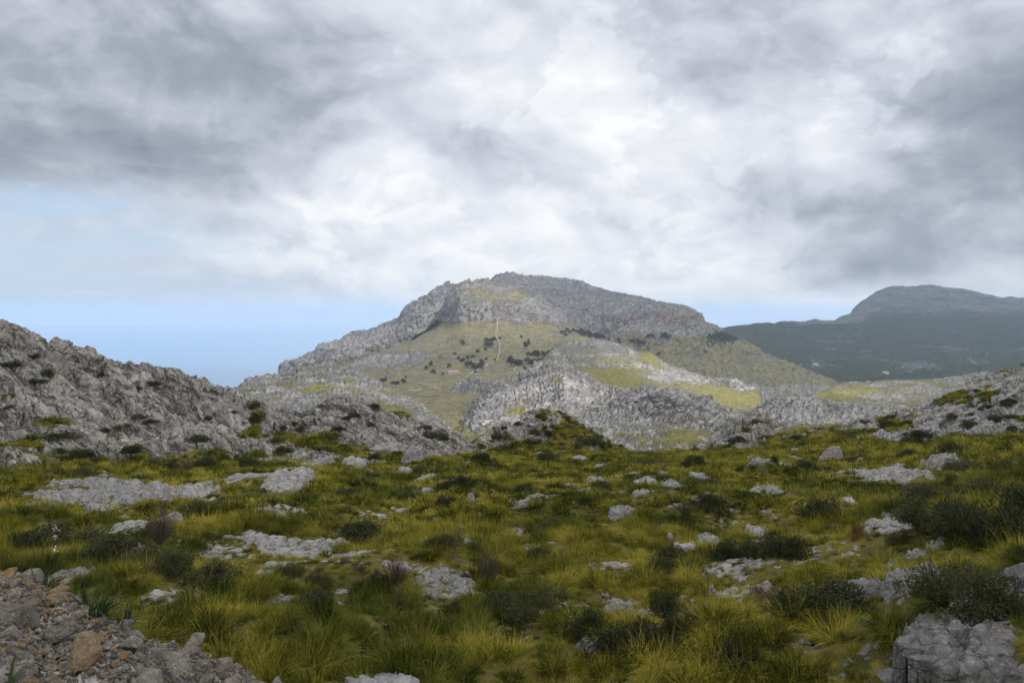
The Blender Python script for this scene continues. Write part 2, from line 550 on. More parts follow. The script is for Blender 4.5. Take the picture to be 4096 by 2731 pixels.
# back ridge of the main mountain with its red cliff band
loft('mountain', 'MB', [
    C_("1640,1480,2700 2400,1480,2700 3000,1560,2700 3400,1620,2700"),
    C_("1640,1420,3050 2200,1345,3050 2400,1395,3050 2600,1425,3050 2800,1440,3050 3000,1490,3050 3400,1580,3050"),
    C_("1640,1360,3300 2100,1330,3300 2260,1318,3300 2320,1322,3300 2420,1345,3300 2500,1318,3300 2580,1300,3300 2700,1312,3300 2790,1306,3300 2880,1352,3300 3000,1415,3300 3150,1480,3300 3400,1560,3300"),
    C_("1640,1330,3380 2100,1300,3380 2260,1290,3380 2320,1285,3380 2420,1272,3380 2500,1262,3380 2600,1254,3380 2700,1256,3380 2760,1262,3380 2795,1296,3380 2880,1344,3380 3000,1405,3380 3150,1470,3380 3400,1555,3380"),
    C_("1640,1420,4700 1850,1250,4700 1930,1180,4700 1968,1128,4700 1985,1098,4700 2000,1092,4700 2025,1088,4700 2117,1105,4700 2168,1102,4700 2230,1110,4700 2326,1125,4600 2388,1153,4500 2439,1163,4400 2490,1176,4300 2587,1196,4100 2663,1219,3950 2735,1224,3800 2765,1245,3700 2796,1275,3600 2808,1303,3550 2867,1321,3550 2969,1364,3550 3050,1412,3550 3200,1480,3550 3400,1560,3550"),
    C_("1640,1400,5400 2000,1200,5400 2500,1260,5200 2800,1400,4800 3400,1600,4800")],
    1640, 3400, 470, 180, M_far,
    disp=lambda px, r, x, s, v: fbm(x / 170, s / 130, 5, 31, .55, True) * 20 + karst(x, s, 26, .9, 1.8, 32)[0] * .6 + 16 * fbm(x / 30, s / 140, 4, 34, .55, True) * sstep(r, 1225, 1270) * sstep(-r, -1345, -1315),
    veg=lambda px, r, x, s: .22 + .5 * fbm(x / 110, s / 70, 4, 33) + .45 * sstep(r, 1318, 1370) - .25 * np.exp(-((r - 1285) / 28) ** 2),
    wood=lambda px, r, x, s: .85 * np.exp(-((px - 2890) / 90) ** 2 - ((r - 1355) / 28) ** 2) + .25 * sstep(r, 1330, 1500) * sstep(px, 2400, 2700) + .4 * fbm(x / 90, s / 60, 4, 35) * sstep(r, 1310, 1400),
    red=lambda px, r, x, s: .95 * np.exp(-((r - 1286) / 22) ** 2) * sstep(px, 2380, 2450) * (.5 + fbm(x / 60, s / 30, 3, 36)))

# headland and left shoulder
loft('headland', 'ML', [
    C_("1040,2600,2700 1119,2600,2700 1126,1620,2700 1900,1620,2700"),
    C_("1040,2600,3050 1119,2600,3050 1126,1520,3050 1250,1505,3050 1350,1490,3050 1450,1470,3050 1550,1425,3050 1620,1385,3050 1700,1330,3050 1900,1320,3050"),
    C_("1040,2600,3130 1119,2600,3130 1126,1465,3130 1145,1455,3130 1227,1424,3130 1262,1416,3130 1290,1382,3130 1350,1388,3130 1450,1392,3130 1550,1362,3130 1620,1310,3130 1660,1262,3130 1720,1250,3130 1900,1240,3130"),
    C_("1040,2600,3600 1119,2600,3600 1125,1462,3150 1145,1451,3160 1186,1441,3200 1227,1418,3200 1257,1411,3250 1275,1390,3300 1290,1378,3300 1339,1370,3400 1364,1357,3500 1410,1327,3600 1441,1320,3600 1502,1306,3600 1543,1291,3600 1594,1274,3600 1614,1235,3600 1630,1209,3600 1665,1196,3600 1706,1181,3600 1742,1142,3600 1790,1128,3600 1900,1135,3600"),
    C_("1040,2600,4000 1119,2600,4000 1126,1600,3700 1300,1500,4000 1700,1350,4000 1900,1300,4000")],
    1040, 1900, 260, 150, M_far,
    disp=lambda px, r, x, s, v: fbm(x / 140, s / 110, 5, 41, .55, True) * 15 + karst(x, s, 24, 1.2, 1.8, 42)[0] * .7,
    veg=lambda px, r, x, s: .18 + .5 * fbm(x / 120, s / 60, 4, 43) + .35 * np.exp(-((r - (1500 - (px - 1250) * .28)) / 40) ** 2) * sstep(px, 1280, 1340))

# front of the main mountain: butte, cliff, grass slopes and the valley floor
loft('mountain', 'MF', [
    C_("900,1860,700 3400,1900,700"),
    C_("900,1740,1000 3400,1740,1000"),
    C_("900,1640,1400 1300,1600,1400 1700,1590,1400 2100,1590,1400 2600,1640,1400 3400,1680,1400"),
    C_("900,1600,2000 1300,1530,2000 1500,1515,2000 1650,1505,2000 1815,1492,2000 2000,1492,2000 2150,1475,2000 2300,1462,2000 2450,1478,2000 2700,1540,2000 3000,1600,2000 3400,1640,2000"),
    C_("900,1600,2400 1300,1510,2400 1500,1470,2400 1600,1440,2400 1700,1410,2400 1850,1385,2400 2000,1375,2400 2150,1370,2400 2300,1375,2400 2400,1400,2400 2550,1440,2400 2700,1490,2400 3000,1570,2400 3400,1620,2400"),
    C_("900,1600,2700 1200,1525,2700 1350,1480,2700 1480,1440,2700 1600,1388,2900 1700,1335,3000 1762,1300,2960 1850,1285,2740 1950,1275,2690 2000,1266,2700 2100,1285,2700 2200,1312,2700 2290,1328,2700 2400,1362,2700 2550,1415,2700 2700,1475,2700 3000,1560,2700 3400,1620,2700"),
    C_("900,1600,2760 1200,1522,2760 1350,1476,2760 1480,1436,2760 1600,1384,2960 1700,1328,3060 1762,1268,3030 1800,1220,2920 1850,1200,2800 1950,1232,2760 2000,1226,2760 2100,1244,2760 2200,1272,2760 2290,1312,2760 2400,1358,2760 2550,1412,2760 2700,1474,2760 3000,1560,2760 3400,1620,2760"),
    C_("900,1600,3050 1200,1525,3050 1480,1434,2950 1600,1382,2950 1700,1324,2950 1756,1284,2950 1778,1219,3050 1808,1168,3050 1829,1128,3080 1844,1122,3100 1890,1118,3100 1951,1116,3100 2000,1135,3100 2076,1158,3050 2153,1194,3050 2230,1238,3000 2290,1300,2950 2400,1354,2900 2550,1410,2900 2700,1472,2900 3000,1560,2900 3400,1620,2900"),
    C_("900,1640,3600 1700,1380,3600 1900,1250,3600 2100,1280,3600 2400,1400,3600 3400,1660,3600")],
    900, 3400, 520, 240, M_far,
    disp=lambda px, r, x, s, v: (fbm(x / 150, s / 110, 5, 51, .5, True) * 9 + karst(x, s, 20, 1.3, 1.8, 52)[0] * .6 * (1 - .85 * sstep(v, .45, .6))) * (.4 + .6 * sstep(1700 - r, 0, 300)) + 13 * fbm(x / 28, s / 130, 4, 54, .55, True) * sstep(1330 - r, 0, 60) * (1 - sstep(v, .45, .6)) + 6 * fbm(x / 45, s / 45, 3, 56) * sstep(r, 1300, 1400),
    veg=lambda px, r, x, s: np.where(r > 1290, .72, .34) + .5 * fbm(x / 90, s / 60, 5, 53) - .28 * np.exp(-((r - np.interp(px, [1300, 1500, 1600, 1700, 1800, 2000, 2200, 2300, 2500], [1440, 1400, 1360, 1300, 1255, 1245, 1290, 1320, 1390])) / 30) ** 2),
    vell=((2200, 1215, 150, 40, -.2), (2060, 1190, 90, 22, .4), (1480, 1440, 120, 28, -.55), (1700, 1430, 110, 26, -.35), (1560, 1450, 90, 30, -.3), (2330, 1380, 120, 20, -.35), (2450, 1420, 120, 28, -.35), (1960, 1200, 60, 20, .35), (1900, 1170, 60, 14, .3)),
    red=lambda px, r, x, s: .8 * np.exp(-((r - np.interp(px, [1700, 1850, 2000, 2150, 2250], [1320, 1262, 1252, 1282, 1310])) / 16) ** 2) * sstep(px, 1740, 1850) * (.35 + fbm(x / 50, s / 20, 3, 57)),
    wood=lambda px, r, x, s: .35 * sstep(fbm(x / 70, s / 55, 4, 58), .05, .4) * sstep(px, 2250, 2450) * sstep(r, 1360, 1400) + .15 * sstep(fbm(x / 30, s / 25, 3, 59), .2, .5) * sstep(r, 1400, 1500))


def kd(L1, a1, L2, a2, amp=1.0, seed=60, und=0.0, an=1.8, rv=.85, st=0.0, sa=0.0):
    def f(px, r, x, s, v, f3=.3):
        k1 = karst(x, s, L1, a1, an, seed)[0]
        k2 = karst(x, s, L2, a2, an, seed + 3)[0]
        k3 = karst(x, s, L2 * .42, a1, an, seed + 5)[0]
        h = (k1 * (.6 if L2 > 1.3 else .9) + k2 * .9 + k3 * f3) * amp * (1 - rv * sstep(v, .4, .62))
        if st:
            h = h + strata(x, s, st, sa, seed + 8) * .5 * (1 - rv * sstep(v, .4, .62))
        return h + und * fbm(x / L1 / 3.5, s / L1 / 3.5, 5, seed + 7, .55, True)
    return f


def slabs(L, ang, seed, und, led=1.0, rv=.8):
    """smooth tilted plates with thin cracks and stepped ledges"""
    def f(px, r, x, s, v):
        k1 = karst(x, s, L, ang, 3.6, seed, groove=.30, gw=.07, tilt=.22)[0]
        k2 = karst(x, s, L * .36, ang, 4.2, seed + 3, groove=.42, gw=.12, tilt=.26)[0]
        k3 = karst(x, s, L * .16, ang + .2, 3.0, seed + 5, groove=.40, gw=.16, tilt=.2)[0]
        c_, s_ = math.cos(ang), math.sin(ang)
        w = fbm(x / L / 3.2, s / L / 3.2, 4, seed + 7)
        t_ = (-s_ * x + c_ * s) / L * .9 + 2.2 * w
        k = np.floor(t_); fr = t_ - k
        hh = .3 + .7 * _U1[(k.astype(np.int64) * 131 + seed) & 65535]
        ledge = L * .30 * led * hh * (fr - sstep(fr, .86, 1.0))
        brk = sstep(fbm(x / L / 2, s / L / 2, 3, seed + 9), -.3, .2)
        return (k1 + k2 * .75 + k3 * .6 + ledge * brk) * (1 - rv * sstep(v, .4, .62)) + und * w + .05 * fbm(x / .6, s / .6, 2, seed + 11)
    return f


# grey karst beyond the lit ridge
loft('hill', 'Q', [
    C_("2800,1760,1500 3600,1760,1500"), C_("2800,1620,1900 3600,1600,1900"),
    C_("2800,1600,2300 2980,1545,2300 3100,1538,2300 3180,1530,2300 3250,1528,2300 3330,1540,2300 3420,1560,2300 3600,1600,2300"),
    C_("2800,1640,2700 3600,1640,2700")], 2800, 3600, 200, 60, M_mid,
    disp=kd(22, .6, 9, .9, .7, 70, 6), veg=lambda px, r, x, s: .36 + .6 * fbm(x / 60, s / 40, 4, 71))
# sunlit ridge
loft('ridge', 'H3', [
    C_("2150,1720,900 3200,1820,800"), C_("2150,1560,1150 2400,1570,1150 2600,1600,1150 2850,1640,1100 3050,1680,1050 3200,1740,1000"),
    C_("2150,1450,1350 2350,1440,1350 2500,1480,1350 2650,1530,1350 2800,1555,1350 2950,1575,1300 3045,1612,1300 3075,1720,1300 3200,1780,1300"),
    C_("2150,1470,1500 2214,1395,1500 2357,1388,1500 2440,1392,1500 2520,1398,1500 2602,1403,1500 2663,1444,1500 2735,1474,1500 2796,1500,1480 2867,1510,1450 2944,1510,1400 2990,1541,1400 3020,1536,1400 3036,1556,1400 3043,1605,1400 3062,1720,1400 3200,1800,1400"),
    C_("2150,1500,1650 3000,1640,1650 3200,1820,1650")], 2150, 3200, 380, 130, M_mid,
    disp=kd(16, .5, 8, .8, .6, 80, 4), veg=lambda px, r, x, s: .40 + .5 * fbm(x / 40, s / 30, 4, 81),
    vell=((2420, 1540, 220, 60, .6), (2900, 1590, 170, 38, .7), (2620, 1420, 60, 22, .4), (2700, 1500, 120, 22, -.5), (2450, 1440, 120, 18, .1), (2980, 1545, 60, 25, -.4)))
# left pale hill
loft('hill', 'H1', [
    C_("850,1900,420 1800,1900,420"), C_("850,1700,560 1800,1720,560"),
    C_("850,1640,720 1100,1590,720 1300,1580,720 1500,1600,720 1650,1650,720 1800,1720,720"),
    C_("850,1610,800 936,1556,850 1012,1502,850 1060,1496,850 1104,1495,850 1124,1500,850 1186,1469,900 1227,1462,900 1334,1462,900 1410,1459,900 1451,1485,900 1502,1520,880 1553,1556,860 1614,1582,850 1676,1617,840 1800,1700,830"),
    C_("850,1680,1050 1400,1560,1050 1800,1740,1050")], 850, 1800, 420, 150, M_mid,
    disp=kd(10, 2.5, 5, 2.2, .6, 90, 3.5), veg=lambda px, r, x, s: .34 + .6 * fbm(x / 28, s / 22, 4, 91), vell=((1560, 1650, 120, 30, .3), (1250, 1560, 100, 25, .25)))
# steep dark outcrop left of the pyramid
loft('outcrop', 'O1', [
    C_("1770,1660,1400 2060,1660,1400"), C_("1770,1640,1450 1800,1590,1450 1880,1575,1450 1960,1572,1450 2060,1600,1450"),
    C_("1770,1650,1490 1800,1556,1490 1822,1528,1490 1854,1508,1490 1890,1504,1490 1925,1502,1490 1960,1515,1490 2000,1520,1490 2060,1560,1490"),
    C_("1770,1700,1580 2060,1640,1580")], 1770, 2060, 130, 70, M_mid,
    disp=kd(10, 1.3, 5, 1.1, 1.0, 95, 2), veg=lambda px, r, x, s: .08 + .3 * fbm(x / 20, s / 15, 3, 96))
# pale plateau on the right
loft('hill', 'PL', [
    C_("3100,1900,600 4300,1820,600"), C_("3100,1740,800 3300,1690,800 4300,1640,800"),
    C_("3100,1720,950 3240,1600,1000 3330,1570,1050 3500,1590,1050 3800,1580,1050 4300,1540,1050"),
    C_("3100,1760,1150 3225,1602,1150 3300,1558,1200 3332,1541,1250 3378,1525,1250 3444,1525,1250 3536,1517,1250 3638,1514,1250 3765,1512,1250 3847,1494,1250 3908,1484,1250 3980,1484,1250 4300,1480,1250"),
    C_("3100,1800,1500 3400,1600,1500 4300,1560,1500")], 3100, 4300, 330, 100, M_mid,
    disp=kd(14, .3, 7, .4, .38, 100, 3), veg=lambda px, r, x, s: .42 + .6 * fbm(x / 40, s / 24, 5, 101), vell=((3330, 1585, 90, 22, .5), (3480, 1560, 100, 20, .2)))
# grey pyramid of bare karst
loft('hill', 'H2', [
    C_("1690,1980,300 3100,1980,300"),
    C_("1690,1860,400 1800,1840,400 2000,1780,400 2600,1790,400 3100,1810,400"),
    C_("1690,1830,500 1850,1760,500 2000,1700,500 2300,1690,500 2600,1700,500 2900,1730,500 3100,1770,500"),
    C_("1690,1820,600 1860,1715,600 1900,1655,600 2000,1620,600 2160,1590,600 2260,1560,580 2360,1600,600 2480,1610,560 2600,1580,520 2714,1590,520 2816,1625,520 2918,1690,520 3100,1760,520"),
    C_("1690,1830,700 1850,1700,700 1893,1628,700 1950,1568,700 2000,1528,720 2076,1490,740 2120,1466,750 2153,1449,750 2194,1443,750 2255,1446,750 2286,1469,740 2357,1510,720 2408,1541,700 2485,1556,660 2561,1554,600 2640,1556,570 2714,1561,560 2735,1577,560 2816,1592,560 2867,1622,560 2918,1673,560 3100,1750,560"),
    C_("1690,1880,850 2200,1560,850 2700,1640,700 3100,1800,700")], 1690, 3100, 540, 250, M_mid,
    disp=kd(8, .8, 4.2, .9, .72, 110, 5, an=2.6), veg=lambda px, r, x, s: .14 + .5 * fbm(x / 26, s / 18, 4, 111) + .25 * sstep(r, 1640, 1760),
    vell=((2080, 1650, 60, 35, .5), (2760, 1640, 90, 25, -.1), (2730, 1770, 70, 30, .8), (1830, 1740, 60, 40, .5), (2230, 1530, 60, 15, .3)))
# grey hill between the plateau and the right slope
loft('hill', 'R1', [
    C_("2850,1860,240 3750,1860,240"), C_("2850,1800,300 3100,1760,300 3300,1740,300 3750,1720,300"),
    C_("2850,1760,380 3100,1690,380 3200,1670,380 3400,1690,380 3750,1690,380"),
    C_("2850,1760,470 2950,1690,470 3000,1650,470 3051,1611,470 3102,1591,470 3179,1571,470 3214,1583,470 3306,1601,470 3408,1616,470 3510,1637,470 3650,1640,470 3750,1650,470"),
    C_("2850,1800,560 3200,1660,560 3750,1720,560")], 2850, 3750, 400, 130, M_mid,
    disp=kd(7, 2.5, 3.4, 2.3, .65, 120, 3, an=2.4), veg=lambda px, r, x, s: .14 + .5 * fbm(x / 18, s / 14, 4, 121) + .7 * sstep(r, 1680, 1750) * sstep(px, 2900, 3250))
# right slope
loft('hillside', 'RS', [
    C_("3080,1960,60 4600,1900,42"),
    C_("3080,1850,85 3400,1830,88 3800,1790,80 4096,1760,70 4600,1700,60"),
    C_("3080,1790,110 3300,1765,110 3600,1740,104 3900,1700,94 4096,1690,86 4600,1600,78"),
    C_("3080,1760,135 3300,1735,135 3500,1705,132 3700,1670,126 3900,1620,118 4096,1590,108 4600,1440,98"),
    C_("3080,1755,160 3143,1729,158 3250,1720,156 3408,1705,152 3510,1688,150 3612,1662,148 3663,1647,147 3740,1616,145 3791,1591,144 3867,1555,142 3934,1519,141 3980,1499,140 4020,1479,139 4096,1456,137 4250,1400,134 4600,1300,126"),
    C_("3080,1800,200 3600,1720,200 4096,1560,190 4600,1440,180")], 3080, 4350, 380, 220, M_near,
    disp=slabs(3.0, .72, 130, 1.3, 1.4), veg=lambda px, r, x, s: .40 + .65 * fbm(x / 9, s / 7, 4, 131) + .35 * sstep(r, 1730, 1790),
    vell=((3750, 1680, 170, 40, -.5), (4020, 1650, 120, 40, -.45), (3600, 1700, 120, 18, .5), (3850, 1590, 130, 22, .4), (3950, 1545, 90, 30, -.45), (3350, 1760, 160, 25, .4), (3620, 1770, 80, 18, -.6)))
# left rock slope
loft('hillside', 'L1', [
    C_("-500,2100,46 0,2060,50 1100,2000,60"),
    C_("-500,1960,56 0,1930,60 500,1900,66 1100,1880,74"),
    C_("-500,1700,68 0,1760,72 300,1780,75 600,1790,79 900,1800,84 1100,1800,86"),
    C_("-500,1400,84 0,1520,87 300,1600,90 600,1640,93 900,1690,98 1100,1700,100"),
    C_("-500,1060,99 -200,1190,102 0,1259,104 31,1264,104 51,1284,104 77,1294,104 112,1320,105 148,1338,105 204,1366,105 255,1386,106 276,1397,106 306,1394,106 367,1402,107 398,1424,107 434,1447,107 485,1463,108 541,1468,108 556,1460,109 587,1463,109 612,1481,109 653,1474,109 714,1470,110 755,1478,110 796,1506,111 816,1532,111 867,1547,111 934,1555,112 964,1593,112 1020,1640,113 1100,1700,113"),
    C_("-500,1200,135 0,1400,135 600,1560,138 1100,1780,140")], -420, 1090, 540, 340, M_left,
    disp=slabs(3.0, 2.38, 140, .75, .9), veg=lambda px, r, x, s: .02 + .66 * fbm(x / 7, s / 5, 4, 141) + .5 * sstep(r, 1740, 1910),
    vell=((60, 1790, 140, 22, .55), (60, 1560, 70, 14, .6), (210, 1690, 90, 22, .6), (300, 1850, 160, 35, .45), (470, 1740, 60, 18, .25), (800, 1850, 200, 40, .5), (1030, 1640, 30, 120, .5), (410, 1455, 40, 10, .5), (600, 1720, 50, 12, .4)))
# lower left rock shoulder
loft('hillside', 'L2', [
    C_("880,2020,56 1920,2020,66"),
    C_("880,1900,72 1300,1880,78 1600,1880,80 1920,1880,84"),
    C_("880,1790,88 1100,1780,93 1300,1770,94 1600,1790,96 1840,1812,98 1920,1860,98"),
    C_("880,1640,114 966,1600,114 1028,1596,114 1104,1627,114 1206,1643,114 1247,1633,114 1288,1620,114 1359,1597,114 1410,1587,114 1451,1597,114 1502,1628,114 1538,1638,114 1614,1645,114 1665,1684,114 1716,1707,113 1767,1730,113 1818,1760,113 1840,1785,113 1920,1850,113"),
    C_("880,1720,140 1400,1700,140 1920,1900,140")], 880, 1920, 480, 200, M_left,
    disp=slabs(2.8, 2.42, 150, .7, 1.0), veg=lambda px, r, x, s: .06 + .45 * fbm(x / 7, s / 6, 4, 151) + .35 * sstep(r, 1720, 1870),
    vell=((1030, 1690, 40, 60, .6), (1200, 1755, 200, 35, .75), (1450, 1790, 160, 22, .4), (1300, 1618, 30, 8, .7), (1600, 1660, 30, 10, .5)))
# knoll in the middle
loft('knoll', 'CK', [
    C_("1780,2000,88 2560,2000,88"),
    C_("1780,1830,110 2000,1812,112 2200,1810,112 2400,1808,112 2560,1830,112"),
    C_("1780,1830,122 1880,1780,125 2000,1730,125 2060,1706,125 2150,1700,125 2300,1725,125 2400,1765,125 2560,1840,125"),
    C_("1780,1840,135 1850,1790,135 1950,1738,135 2000,1712,135 2050,1706,135 2100,1672,135 2128,1635,136 2168,1626,136 2230,1640,136 2281,1684,136 2357,1716,136 2408,1760,136 2470,1800,136 2560,1850,136"),
    C_("1780,1900,150 2200,1760,150 2560,1900,150")], 1780, 2560, 330, 150, M_left,
    disp=slabs(2.6, .7, 160, 1.2, 1.6), veg=lambda px, r, x, s: .30 + .6 * fbm(x / 5, s / 4, 4, 161) + .12 + .25 * sstep(r, 1770, 1820),
    vell=((2110, 1700, 70, 30, -.45), (2320, 1735, 90, 14, .5), (2000, 1740, 70, 14, -.3)))
# rock knoll to the right
loft('knoll', 'RK', [
    C_("2800,2000,100 3320,2000,100"),
    C_("2800,1830,125 2900,1808,125 3100,1805,125 3320,1815,125"),
    C_("2800,1830,150 2890,1775,150 2950,1740,150 3050,1735,150 3120,1760,150 3320,1810,150"),
    C_("2800,1830,165 2880,1760,165 2908,1700,165 2935,1670,165 2962,1644,165 3012,1646,165 3053,1660,165 3085,1700,165 3143,1745,165 3220,1775,165 3320,1820,165"),
    C_("2800,1900,185 3000,1780,185 3320,1900,185")], 2800, 3320, 240, 130, M_left,
    disp=slabs(2.6, .8, 170, 1.0, 1.5), veg=lambda px, r, x, s: .2 + .55 * fbm(x / 5, s / 4, 4, 171) + .4 * sstep(r, 1765, 1810))


# the meadow at the camera's feet
def meadow_h(px, r, x, s, v):
    return (.5 + 1.3 * sstep(r, -1930, -1800)) * fbm(x / 11, s / 9, 4, 181) + .16 * fbm(x / 1.3, s / 1.3, 3, 182)


loft('meadow', 'G', [
    C_("-1500,9000,1.6 5600,9000,1.6"),
    C_("-1500,4200,7 0,4200,7 2048,4200,7.6 4096,4000,6.5 5600,3800,6"),
    C_("-1500,2780,13.5 0,2780,14.5 2048,2780,15.5 3300,2780,14.5 4096,2740,11.5 5600,2600,9.5"),
    C_("-1500,2400,20 0,2400,21 2048,2400,22.5 3300,2400,19.5 4096,2400,15.5 5600,2200,13"),
    C_("-1500,2200,28 0,2200,29 2048,2200,31 3300,2200,26 4096,2170,20 5600,2000,18"),
    C_("-1500,2000,42 0,2000,44 2048,2000,48 3300,2000,39 4096,1990,30 5600,1850,28"),
    C_("-1500,1890,58 0,1890,62 2048,1890,73 3300,1890,56 4096,1870,44 5600,1740,42"),
    C_("-1500,1840,85 0,1840,85 1000,1830,90 2048,1828,98 2700,1826,98 3300,1820,84 3700,1800,72 4096,1770,62 5600,1640,60"),
    C_("-1500,1860,120 1000,1805,115 1850,1792,122 2400,1784,126 2900,1786,122 3300,1778,108 3700,1752,95 4096,1712,84 5600,1600,84"),
    C_("-1500,1960,150 1000,1900,150 2400,1880,155 4096,1800,120 5600,1700,120")],
    -900, 5000, 480, 320, M_left, disp=meadow_h, veg=lambda px, r, x, s: np.full(px.shape, .95))

# stony bank of the road at lower left
loft('stony_bank', 'SB', [
    C_("-1500,12000,1.2 5600,14000,1.2"),
    C_("-1500,3000,4.2 0,3000,4.3 700,3000,4.9 1150,3000,5.8 1700,3500,6.2 5600,9000,7"),
    C_("-1500,2600,5.2 0,2640,5.2 400,2690,5.4 700,2750,5.7 1150,2850,6.4 1700,3200,6.6 5600,8000,8"),
    C_("-1500,2150,7.6 0,2235,7.6 100,2262,7.6 200,2310,7.4 300,2350,7.2 400,2420,7.1 500,2472,7.0 620,2500,7.0 750,2545,7.0 850,2600,7.0 950,2640,7.0 1050,2690,7.0 1180,2742,7.2 1300,2752,7.8 1420,2760,8.4 1600,2770,8.8 1700,2860,9 2000,3300,9 5600,8000,10"),
    C_("-1500,2300,8.6 0,2500,8.4 500,2700,7.8 1150,3000,8.2 1400,2900,9.6 1600,2930,9.8 2000,3700,9.8 5600,9000,12"),
    C_("-1500,2600,11 0,2900,11 500,3300,11 1150,3600,11.5 1700,4200,12 5600,9500,13")],
    -900, 2100, 300, 190, M_near, disp=lambda px, r, x, s, v: .10 * fbm(x / .9, s / .7, 5, 191) + karst(x, s, .22, .4, 1.4, 192)[0] * .3,
    veg=lambda px, r, x, s: np.full(px.shape, -.6))

# sea
me = mesh_from_np('sea', np.array([[-60000, -20000, -700], [60000, -20000, -700], [60000, 46400, -700], [-60000, 46400, -700]], float), np.array([[0, 1, 2, 3]]), None, False)
sm = bpy.data.materials.new('sea_water'); sm.use_nodes = True
T = NT(sm.node_tree)
b = T.n['Principled BSDF']
b.inputs['Base Color'].default_value = (.04, .16, .32, 1)
b.inputs['Roughness'].default_value = .14
bp = T.node('ShaderNodeBump'); bp.inputs['Strength'].default_value = .2; bp.inputs['Distance'].default_value = 1.0
T.put(bp.inputs['Height'], T.noise(T.node('ShaderNodeNewGeometry').outputs['Position'], .02, 5, .6))
T.put(b.inputs['Normal'], bp.outputs[0])
me.materials.append(sm)
link('sea', me, kind='structure')
# low land between the hills and below the sea cliffs, so that nothing stands on air
me = mesh_from_np('valley_ground', np.array([[-1500, -3000, -420], [9000, -3000, -420], [9000, 9000, -420], [-900, 4000, -420]], float), np.array([[0, 1, 2, 3]]), M_far, False, {'veg': [.7] * 4, 'wood': [.2] * 4, 'red': [0] * 4})
link('valley_ground', me, kind='structure')


# ------------------------------------------------------------------ unseen cloud sheet added out of view to shade the ground and leave sunny gaps
def shade_cloud_grid():
    H = 4200.0

    def up(px, row, D):
        q = np.array([(px / 4 - CX) / F * D, D, (HY - row / 4) / F * D])
        return q + SUN * (H - q[2]) / SUN[2]
    nx, ny = 190, 190
    c0 = up(2450, 1580, 900)
    xs = np.unique(np.concatenate([np.arange(-6000, 14001, 170.), np.arange(c0[0] - 900, c0[0] + 1000, 28.)])); ys = np.unique(np.concatenate([np.arange(-9500, 7501, 170.), np.arange(c0[1] - 650, c0[1] + 900, 28.)]))
    Xg, Yg = np.meshgrid(xs, ys)
    # columns: px,row,D of the sunlit place; radii across and along in metres; opening 0..1
    gaps = [(2290, 1540, 'H2', 75, 60, 1.0), (2180, 1590, 'H2', 70, 50, 1.0), (2080, 1640, 'H2', 65, 50, 1.0), (1970, 1690, 'H2', 70, 55, .9), (2420, 1570, 'H2', 60, 45, .8), (2560, 1600, 'H2', 60, 30, .4),
            (1400, 1560, 'H1', 130, 70, .75), (1850, 1680, 950, 150, 200, .8), (2650, 1470, 1400, 190, 110, 1.0), (2850, 1560, 1300, 170, 160, 1.0), (2980, 1600, 1200, 120, 130, 1.0),
            (3350, 1560, 'PL', 150, 90, .95), (3600, 1540, 1150, 250, 90, .45), (1950, 1340, 2650, 650, 420, .66), (1400, 1420, 3200, 700, 500, .5),
            (1980, 1190, 3000, 330, 240, .85), (2200, 1480, 2000, 500, 350, .35), (3700, 1150, 8700, 1500, 350, .3)]
    def upk(px, row, key):
        q = hit(key, px, row)
        return q + SUN * (H - q[2]) / SUN[2]
    q0, q1 = up(2048, 1800, 60), up(3700, 1300, 7500)
    opn = .30 - .28 * np.exp(-((Xg - q0[0]) / 300.) ** 2 - ((Yg - q0[1] + 120) / 280.) ** 2) - .26 * np.exp(-((Xg - q1[0]) ** 2 + (Yg - q1[1]) ** 2) / 3200. ** 2)  # cover thickened to darken the foreground and the far right range
    q2 = up(2500, 1230, 4000)
    opn = np.maximum(opn - .2 * np.exp(-((Xg - q2[0]) / 650) ** 2 - ((Yg - q2[1]) / 900) ** 2), .02)
    wx = fbm(Xg / 260, Yg / 260, 4, 301) * 70; wy = fbm(Xg / 260 + 7, Yg / 260, 4, 302) * 70
    for px, r, D, rx, ry, a in gaps:
        q = upk(px, r, D) if isinstance(D, str) else up(px, r, D)
        opn = np.maximum(opn, a * np.exp(-(((Xg + wx - q[0]) / rx) ** 2 + ((Yg + wy - q[1]) / ry) ** 2) ** 1.5))
    return Xg, Yg, opn, H


